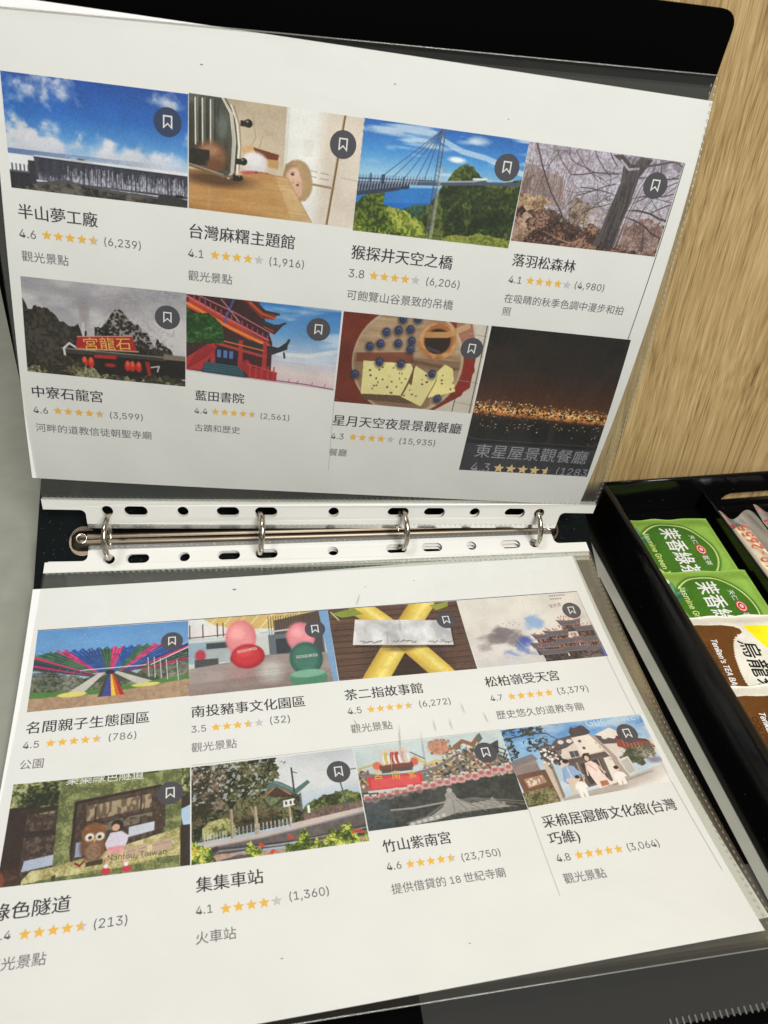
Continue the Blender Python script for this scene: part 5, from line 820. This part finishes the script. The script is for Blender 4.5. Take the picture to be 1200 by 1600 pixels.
for (i, k, s, (ax, ay, bx, by)) in TX:
    S = PU if i <= 8 else PL; par = SHU if i <= 8 else SHL; sg = 1 if i <= 8 else -1
    if k in 'trnc':
        my = (ay + by) / 2; ay = by = my
        mat = {'t': K_title, 'r': K_num, 'n': K_num, 'c': K_cap}[k]
        if i == 8: mat = K_lt
        P, F = letter2d(s, (ax, ay), (bx, by), (0, sg)); clip = [((145.5, 0), (1, 0))] if s == '(1283' else None
        put2d(NAME[k], P, F, S, .1, mat, par, clip)
        if k == 't': put2d('title_overprint', P + np.array([.16, 0]), F, S, .11, mat, par) if i != 8 else None
    elif k == 's':
        my = (ay + by) / 2; val = float(s); W = bx - ax; d = W / (4 + .82); r = d * .41; full = int(val + .25); halfp = (val - int(val)) >= .25 and (val - int(val)) < .75
        if val in (4.6, 4.5, 4.4, 3.5): full = int(val); halfp = True
        nf = int(full); V = []; F = []; V2 = []; F2 = []
        for j in range(5):
            cx = ax + r * .95 + j * d; p = star(cx, my, r * 1.12); p = [(x, my + (y - my) * sg) for x, y in p]
            if j < nf: F.append(tuple(range(len(V), len(V) + 10))); V += [S(x, y, .1) for x, y in p]
            else:
                F2.append(tuple(range(len(V2), len(V2) + 10))); V2 += [S(x, y, .1) for x, y in p]
                if j == nf and halfp:
                    p = [(x, my + (y - my) * sg) for x, y in star(cx, my, r * 1.12, True)]; F.append(tuple(range(len(V), len(V) + 10))); V += [S(x, y, .12) for x, y in p]
        mobj('rating_stars', V, F, K_starpale if i == 8 else K_star, par)
        if V2: mobj('unlit_stars', V2, F2, K_line if i == 8 else K_grey, par)
    elif k == 'p':
        mat = {5: K_gold, 10: K_white, 13: K_white, 15: K_gold, 16: K_spread, 12: K_brown}[i]
        if s.startswith('Nantou'): mat = K_engr
        P, F = letter2d(s, (ax, ay), (bx, by), (0, sg), hscale={5: .9, 15: 1.1}.get(i, 1.0)); clip = None
        if i == 13 and s[0] == '集': clip = [((0, 105.6), (0, -1))]
        if i == 16: clip = [((0, 105.0), (0, -1))]
        put2d('photo_lettering', P, F, S, .1, mat, PH[i - 1], clip)
def line(S, par, a, b, w, mat, n=30):
    a = np.array(a); b = np.array(b); d = (b - a) / np.hypot(*(b - a)); nn = np.array([-d[1], d[0]]) * w / 2; V = []
    for k in range(n + 1): p = a + (b - a) * k / n; V += [S(*(p + nn), .12), S(*(p - nn), .12)]
    mobj('printed_line', V, [(2 * k, 2 * k + 1, 2 * k + 3, 2 * k + 2) for k in range(n)], mat, par)
line(PU, SHU, (143.1, 184.7), (140.9, 103.3), .35, K_line); line(PL, SHL, (-143.6, 25.1), (142.4, 25.2), .4, K_line, 50); line(PL, SHL, (142.4, 25.1), (145.4, 184.4), .25, K_hair); line(PL, SHL, (72.3, 144.9), (71.6, 184), .2, K_hair); line(PU, SHU, (-1.3, 56.6), (.3, 15.1), .2, K_hair); line(PL, SHL, (-71.1, 105), (72.3, 104.6), .2, K_hair)
# pale slivers on the lying front film; their white paints in wrinkle highlights
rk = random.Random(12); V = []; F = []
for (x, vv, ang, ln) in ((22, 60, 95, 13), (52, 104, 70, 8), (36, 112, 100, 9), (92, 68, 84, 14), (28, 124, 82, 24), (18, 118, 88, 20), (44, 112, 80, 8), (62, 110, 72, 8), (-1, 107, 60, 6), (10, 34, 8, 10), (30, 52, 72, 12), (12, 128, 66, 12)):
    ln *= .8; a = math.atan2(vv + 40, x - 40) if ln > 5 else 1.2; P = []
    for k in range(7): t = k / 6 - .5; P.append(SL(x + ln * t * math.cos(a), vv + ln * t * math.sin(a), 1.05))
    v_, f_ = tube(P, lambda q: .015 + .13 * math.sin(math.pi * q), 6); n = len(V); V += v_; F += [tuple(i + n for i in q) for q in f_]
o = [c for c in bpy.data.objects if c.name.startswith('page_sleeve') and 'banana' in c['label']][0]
mobj('crease_glint', V, F, M_glint, o, True)['kind'] = 'stuff'
# specks of dirt on the sheets
rr = random.Random(4)
for S, par, pts in ((PL, SHL, ((-48, 8, 1.0), (22, 12, .4), (50, 10, .4), (-40, 190, .4), (30, 196, .35))), (PU, SHU, ((-68, 196, .45), (10, 199, .4), (60, 192, .3)))):
    for (x, y, r) in pts:
        mobj('dirt_speck', [S(x + r * (1 + .5 * rr.random()) * math.cos(a), y + .45 * r * math.sin(a), .1) for a in np.linspace(0, 2 * math.pi, 7, endpoint=False)], [tuple(range(7))], K_num, par)

# ------------------------------------------------------------------ black tray with tea bags
TR = thing('black_tray', (290, -80, -20), 'glossy black tray holding tea bags on the grey table right of the binder', 'tray')
def prism(sec, ya, yb, yaw0=0):  # section (x,z) swept along y; far end follows the yawed back wall
    V = []; n = len(sec)
    for y, far in ((ya, 0), (yb, 1)):
        V += [(x, y + (.075 * (x - 185) if far else 0), z) for x, z in sec]
    return V, [tuple(range(n - 1, -1, -1)), tuple(range(n, 2 * n))] + [(i, (i + 1) % n, (i + 1) % n + n, i + n) for i in range(n)]
o = mobj('side_wall', *prism([(171.5, -19.9), (178.8, 4), (180.0, 7.3), (182.6, 8.6), (185.2, 7.4), (186.2, 4.5), (189.5, -18.0), (189.5, -19.9)], -330, 45), M_acryl, TR); bevel(o, .9, 3)
o = mobj('floor', *prism([(189.6, -19.9), (189.6, -18), (480, -18), (480, -19.9)], -330, 44), M_acryl, TR)
def BW(x, d, z): return (x, 31 + .075 * x + d, z)
def bwbox(x0, x1, z0, z1, d0=0, d1=3.4):
    v = [BW(x, d, z) for z in (z0, z1) for d in (d0, d1) for x in (x0, x1)]; return v, [(0, 2, 3, 1), (4, 5, 7, 6), (0, 1, 5, 4), (2, 6, 7, 3), (0, 4, 6, 2), (1, 3, 7, 5)]
from mathutils.geometry import tessellate_polygon
slot = [(278.6, -15.5), (279.3, -11), (282, -8.4), (285, -7.4), (330, -7.6), (332, -10), (332, -15.5)]
outer = [(180, -19.9), (480, -19.9), (480, 7.6), (180, 7.6)]
tr = tessellate_polygon([[Vector((x, z, 0)) for x, z in outer], [Vector((x, z, 0)) for x, z in slot]]); al = outer + slot; na = len(al)
V = [BW(x, 0, z) for x, z in al] + [BW(x, 3.4, z) for x, z in al]; F = [tuple(t) for t in tr] + [tuple(i + na for i in t) for t in tr]
for lo, hi in ((0, 4), (4, na)):
    for i in range(lo, hi): j = lo + (i - lo + 1) % (hi - lo); F.append((i, j, j + na, i + na))
mobj('back_wall', V, F, M_acryl, TR)
V, F = tube([BW(x, 1.7, 7.6) for x in (181, 250, 320, 400, 480)], 1.3, 10); mobj('back_rim', V, F, M_acryl, TR, True)
o = mobj('divider', *prism([(260.8, -18), (261.3, -5), (262.2, -4.4), (263.1, -5), (263.6, -18)], -330, 44), M_acryl, TR); bevel(o, .4, 2)
M_clip = plain('grey_clip', (.03, .03, .032), .35)
# tea bags
def bagsurf(x0, y0, z0, W=72.0, H=65.0, tl=math.radians(2.6), yaw=0.0, puff=1.6, seed=0):
    rs = random.Random(seed); ph = [rs.uniform(0, 6) for _ in range(4)]
    def S(r, u, off=0.0):
        e = max(0.0, min(1, r / 9, (W - r) / 9)) * max(0.0, min(1, u / 5, (H - u) / 5)); e = e * e * (3 - 2 * e)
        z = z0 - r * math.sin(tl) + puff * e + .22 * math.sin(r * .21 + ph[0]) * math.sin(u * .17 + ph[1]) * e + .18 * math.sin(u * .35 + ph[2] + r * .05) + off
        edge = .5 * math.sin(u * .24 + ph[3]) * (1 if r < 1 else 0)
        return (x0 + u + yaw * r, y0 - r * math.cos(tl) + edge + yaw * u, z)
    return S
def bag(name, label, S, im, W=72.0, H=65.0, group='tea bags overlapping in the black tray'):
    m, nt, b = newmat(name + '_foil'); t = N(nt, 'ShaderNodeTexImage'); t.image = im; t.extension = 'EXTEND'; nt.links.new(t.outputs[0], b.inputs['Base Color']); b.inputs['Roughness'].default_value = .38; b.inputs['Specular IOR Level'].default_value = .4
    tc = N(nt, 'ShaderNodeTexCoord'); nz = N(nt, 'ShaderNodeTexNoise'); nz.inputs['Scale'].default_value = 60; nt.links.new(tc.outputs['Object'], nz.inputs[0]); bp = N(nt, 'ShaderNodeBump'); bp.inputs['Distance'].default_value = .0013; nt.links.new(nz.outputs[0], bp.inputs['Height']); nt.links.new(bp.outputs[0], b.inputs['Normal'])
    o = thing('tea_bag', S(W / 2, H / 2, -1.5), label, 'tea bag', group); nu, nv = 40, 36
    vs, fs, uv = gridmesh(lambda a, c: S(W * a, H * (1 - c)), nu, nv); uv = [(a, 1 - c) for a, c in uv]
    n = len(vs); vs2 = [(x, y, z - .5) for x, y, z in vs]; w = nu + 1; rim = [i for i in range(w)] + [j * w + nu for j in range(1, nv + 1)] + [nv * w + i for i in range(nu - 1, -1, -1)] + [j * w for j in range(nv - 1, 0, -1)]
    F = fs + [(rim[k], rim[(k + 1) % len(rim)], rim[(k + 1) % len(rim)] + n, rim[k] + n) for k in range(len(rim))]
    mobj('packet', list(vs) + vs2, F, m, o, True, uvs=list(uv) + list(uv)); return o
def green_art(seed):
    c = Cv(w=480, h=433, seed=seed, base=(136, 176, 74)); c.mix(c.noise(5, 5, 3) * .35, (152, 190, 88)); c.mix((c.U < .13) * .3, (120, 158, 62))
    X = lambda r: r / 72; Y = lambda u: 1 - u / 65
    cx, cy = X(31), Y(30.5); c.E(cx, cy, 26.3 / 72, 26.3 / 65, (70, 112, 34), .05); c.E(cx, cy, 25 / 72, 25 / 65, (224, 234, 164), .02); c.E(cx, cy, 24 / 72, 24 / 65, (54, 104, 24), .02); c.mix(c.ell(cx, cy, 24 / 72, 24 / 65, .5) * c.noise(4, 4, 3) * .5, (66, 120, 36))
    for (r, u, a, l, q) in ((20, 9, 1.1, 9, (46, 104, 72)), (15, 7, .2, 7, (60, 120, 84)), (45, 6, .3, 9, (52, 112, 76)), (30, 3, .0, 7, (84, 138, 70))):
        c.E(X(r), Y(u), l / 72, l * .42 / 65, q, .12, 1, a); c.E(X(r - 1), Y(u + 1.2), l * .7 / 72, l * .16 / 65, (110, 164, 130), .8, .7, a); c.E(X(r + 1), Y(u - 1), l * .7 / 72, l * .14 / 65, (24, 66, 44), .8, .6, a)
    c.L([(X(24), Y(5)), (X(30), Y(8)), (X(36), Y(9))], .006, (150, 196, 130)); c.L([(X(24), Y(5)), (X(28), Y(4)), (X(40), Y(5))], .005, (140, 186, 120)); c.E(X(9), Y(6), .03, .04, (228, 236, 200), .4); c.E(X(11), Y(3), .022, .03, (236, 240, 214), .4)
    return c
def oolong_art(seed):
    c = Cv(w=480, h=433, seed=seed, base=(222, 220, 206)); X = lambda r: r / 72; Y = lambda u: 1 - u / 65
    c.P([(X(r), Y(u)) for r, u in ((8, -2), (7.5, 10), (8, 24), (9, 31), (11, 34.2), (13.5, 34.5), (15.5, 31), (18, 27.5), (23, 24.5), (30, 21.8), (40, 20), (46, 19.6), (50, 20.4), (51, 10), (51, -2))], (92, 56, 22)); c.mix((c.A[..., 2] < 60) * c.noise(5, 4, 3) * .4, (108, 68, 28))
    for k in range(22): t = k / 21; r = 15.5 + 34 * t; u = np.interp(r, [15.5, 18, 23, 30, 40, 46, 50], [31, 27.5, 24.5, 21.8, 20, 19.6, 20.4]); c.E(X(r), Y(u + .1), .011, .012, (222, 220, 206), .3)
    c.P([(X(r), Y(u)) for r, u in ((9.5, 37), (9, 66), (40, 66), (28, 46), (20, 41.5), (13, 38.5))], (238, 222, 20)); c.mix(((c.A[..., 2] < 60) & (c.A[..., 0] > 200)) * c.noise(4, 3, 2) * .5, (250, 240, 60))
    for r in (1.5, 3, 4.5, 6, 53, 54.6, 56.2): c.L([(X(r), 0), (X(r), 1)], .002, (196, 194, 182))
    c.P([(X(58), 0), (1, 0), (1, 1), (X(58), 1)], (214, 210, 196)); return c
def bagtext(o, S, s, a, b, up, mat, hs=1.0, shear=0.0, off=.08, bold=0.0):
    P, F = letter2d(s, a, b, up, hscale=hs, shear=shear)
    if bold:
        n = len(P); P = np.vstack([P, P + np.array([bold, 0]), P + np.array([0, bold])]); F = list(F) + [tuple(i + n for i in q) for q in F] + [tuple(i + 2 * n for i in q) for q in F]
        V = [S(x, y, off + .012 * (k // n)) for k, (x, y) in enumerate(P)]
    else: V = [S(x, y, off) for x, y in P]
    mobj('lettering', V, F, mat, o)
K_cream = ink('cream_print', srgb(226, 236, 150)); K_red = ink('red_print', srgb(196, 52, 44)); K_blk = ink('black_print', (.012, .012, .012)); K_dk = ink('dark_brown_print', srgb(66, 36, 14))
GL = ['rear one of the two green jasmine tea bags, at the far tray wall', 'front one of the two green jasmine tea bags, tucked under a brown bag']
for k, (x0, y0, z0) in enumerate(((192, 33, -12.6), (193.2, -15.5, -12.0))):
    S = bagsurf(x0, y0, z0, seed=k + 1, yaw=(-.012 if k else .0)); o = bag('green_tea', GL[k], S, green_art(30 + k).image('green_bag_art_%d' % k))
    bagtext(o, S, '茉香綠茶', (9.9, 31), (52.1, 31), (0, 1), K_white, 1.35, bold=.28); bagtext(o, S, 'Jasmine Green Tea', (12.9, 14.3), (54, 14.5), (0, 1), K_cream, 1.15)
    bagtext(o, S, '天仁', (17, 45), (25, 45.4), (0, 1), K_white); bagtext(o, S, '茗茶', (34.7, 46), (43.3, 46), (0, 1), K_white)
    for rr_, mt, of in ((4.0, K_red, .2), (3.2, K_white, .3), (2.7, K_red, .4)):
        mobj('emblem', [S(30 + rr_ * 1.15 * math.cos(a), 46 + rr_ * .85 * math.sin(a), of) for a in np.linspace(0, 2 * math.pi, 8, endpoint=False)], [tuple(range(8))], mt, o)
    ring_ = [S(30 + 1.4 * math.cos(a), 46 + 1.0 * math.sin(a), .5) for a in np.linspace(0, 2 * math.pi, 12, endpoint=False)] + [S(30 + .6 * math.cos(a), 46 + .45 * math.sin(a), .5) for a in np.linspace(0, 2 * math.pi, 12, endpoint=False)]
    mobj('emblem', ring_, [(i, (i + 1) % 12, (i + 1) % 12 + 12, i + 12) for i in range(12)], K_white, o)
BL = ['brown and white oolong tea bag with a yellow corner, lying on the front green bag', 'brown and white oolong tea bag nearest the viewer, in front of the first brown one']
for k, (x0, y0, z0) in enumerate(((192.3, -52.5, -11.2), (193.0, -101.5, -10.4))):
    S = bagsurf(x0, y0, z0, seed=k + 11, yaw=-.02, puff=2.0); o = bag('oolong_tea', BL[k], S, oolong_art(40 + k).image('oolong_bag_art_%d' % k))
    bagtext(o, S, "TenRen's TEA BAG", (17.6, 14.2), (50.3, 12.0), (0, 1), K_white, 1.25, .18, bold=.2); bagtext(o, S, 'OOLONG TEA', (20, 8.8), (50, 7.4), (0, 1), K_dk); bagtext(o, S, '烏龍茶', (19.9, 33.6), (56, 31.6), (0, 1), K_blk, 1.0, .1, bold=.3)
# biscuit sticks in clear wrappers
M_core = plain('cream_biscuit', srgb(246, 228, 186), .6, noise=.05, nscale=120); M_wrap = film_mat('biscuit_wrapper', .36, (.97, .97, .97), .16, .6, .35); K_orange = ink('orange_red_print', srgb(214, 74, 44)); K_pink = ink('pink_print', srgb(196, 70, 84))
def stick(x0, label, yfar, sk):
    o = thing('wrapped_biscuit', (x0 + 10, -60, -16), label, 'wrapped snack', 'wrapped biscuit sticks in the tray')
    yn = -190; cz = -10.0
    sec = [(6.0 * math.copysign(abs(math.cos(a)) ** .6, math.cos(a)), 3.6 * math.copysign(abs(math.sin(a)) ** .6, math.sin(a))) for a in np.linspace(0, 2 * math.pi, 20, endpoint=False)]
    V = []; ys = [yfar, yfar - .8, yfar - 3] + list(np.linspace(yfar - 10, yn, 14)); ks = [.55, .85, 1] + [1] * 14
    for y, k in zip(ys, ks): V += [(x0 + 9.2 + px * k + sk * (yfar - y), y, cz + pz * k) for px, pz in sec]
    F = [(i * 20 + j, i * 20 + (j + 1) % 20, (i + 1) * 20 + (j + 1) % 20, (i + 1) * 20 + j) for i in range(len(ys) - 1) for j in range(20)] + [tuple(range(19, -1, -1)), tuple(range(len(V) - 20, len(V)))]
    mobj('biscuit', V, F, M_core, o, True)
    def W(u, w, off=0):   # wrapper upper sheet
        y = yfar + 15 - (yfar + 15 - yn) * w; x = x0 + 31 * u - (0 if w > .08 else (1 - u) * -1.0 * (1 - w / .08)); d = (x - x0 - 9.2) / 7.2
        bump_ = 4.6 * math.exp(-d * d * d * d * .8) * min(1, max(0, (yfar + 1.5 - y) / 3.0)); fl = 1.6 * math.sin(u * 9 + 1) * max(0, (y - yfar)) / 15 + .5 * math.sin(u * 14 + y * .2)
        yy = y + (3.0 * math.sin(u * 7 + 2.0) * (1 if w < .04 else 0))
        return (x + sk * (yfar - y), yy, cz - .6 + bump_ + fl + off)
    vs, fs, uv = gridmesh(W, 40, 70); mobj('clear_wrapper', vs, fs, M_wrap, o, True)
    P, F = letter2d('TEL:049-2655', (x0 + 8.6, yfar - 66), (x0 + 8.6, yfar - 2), (-1, 0), hscale=1.15); mobj('lettering', [(x + sk * (yfar - y), y, cz + 4.45 - .16 * ((x - x0 - 9.2) / 3.0) ** 2) for x, y in P], F, K_orange, o)
    r2 = random.Random(3); V = []; F = []
    for k in range(60):   # small red characters on the side of the wrapper, too small to read
        y = yfar - 1 - k * 2.3; n = len(V); w_ = r2.uniform(.7, 1.8); V += [(x0 + 2.6 + sk * (yfar - y), y, cz + 1.2), (x0 + 2.6 + sk * (yfar - y), y - w_, cz + 1.2), (x0 + 1.2 + sk * (yfar - y), y - w_ - .3, cz + .6), (x0 + 1.2 + sk * (yfar - y), y, cz + .6)]; F.append((n, n + 1, n + 2, n + 3))
    for (u0, u1, w0, w1) in ((.03, .2, .008, .026), (.03, .22, .05, .064)):
        n = len(V); V += [W(u0, w0, .15), W(u1, w0, .15), W(u1, w1, .15), W(u0, w1, .15)]; F.append((n, n + 1, n + 2, n + 3))
    mobj('red_marks', V, F, K_pink, o); return o
stick(258.8 + 5.2, 'clear wrapped cream biscuit stick with orange red phone number, beside the green tea bags', 19, .0)
stick(258.8 + 37, 'second wrapped biscuit stick, at the right edge beyond the one beside the tea bags', 24, .0)
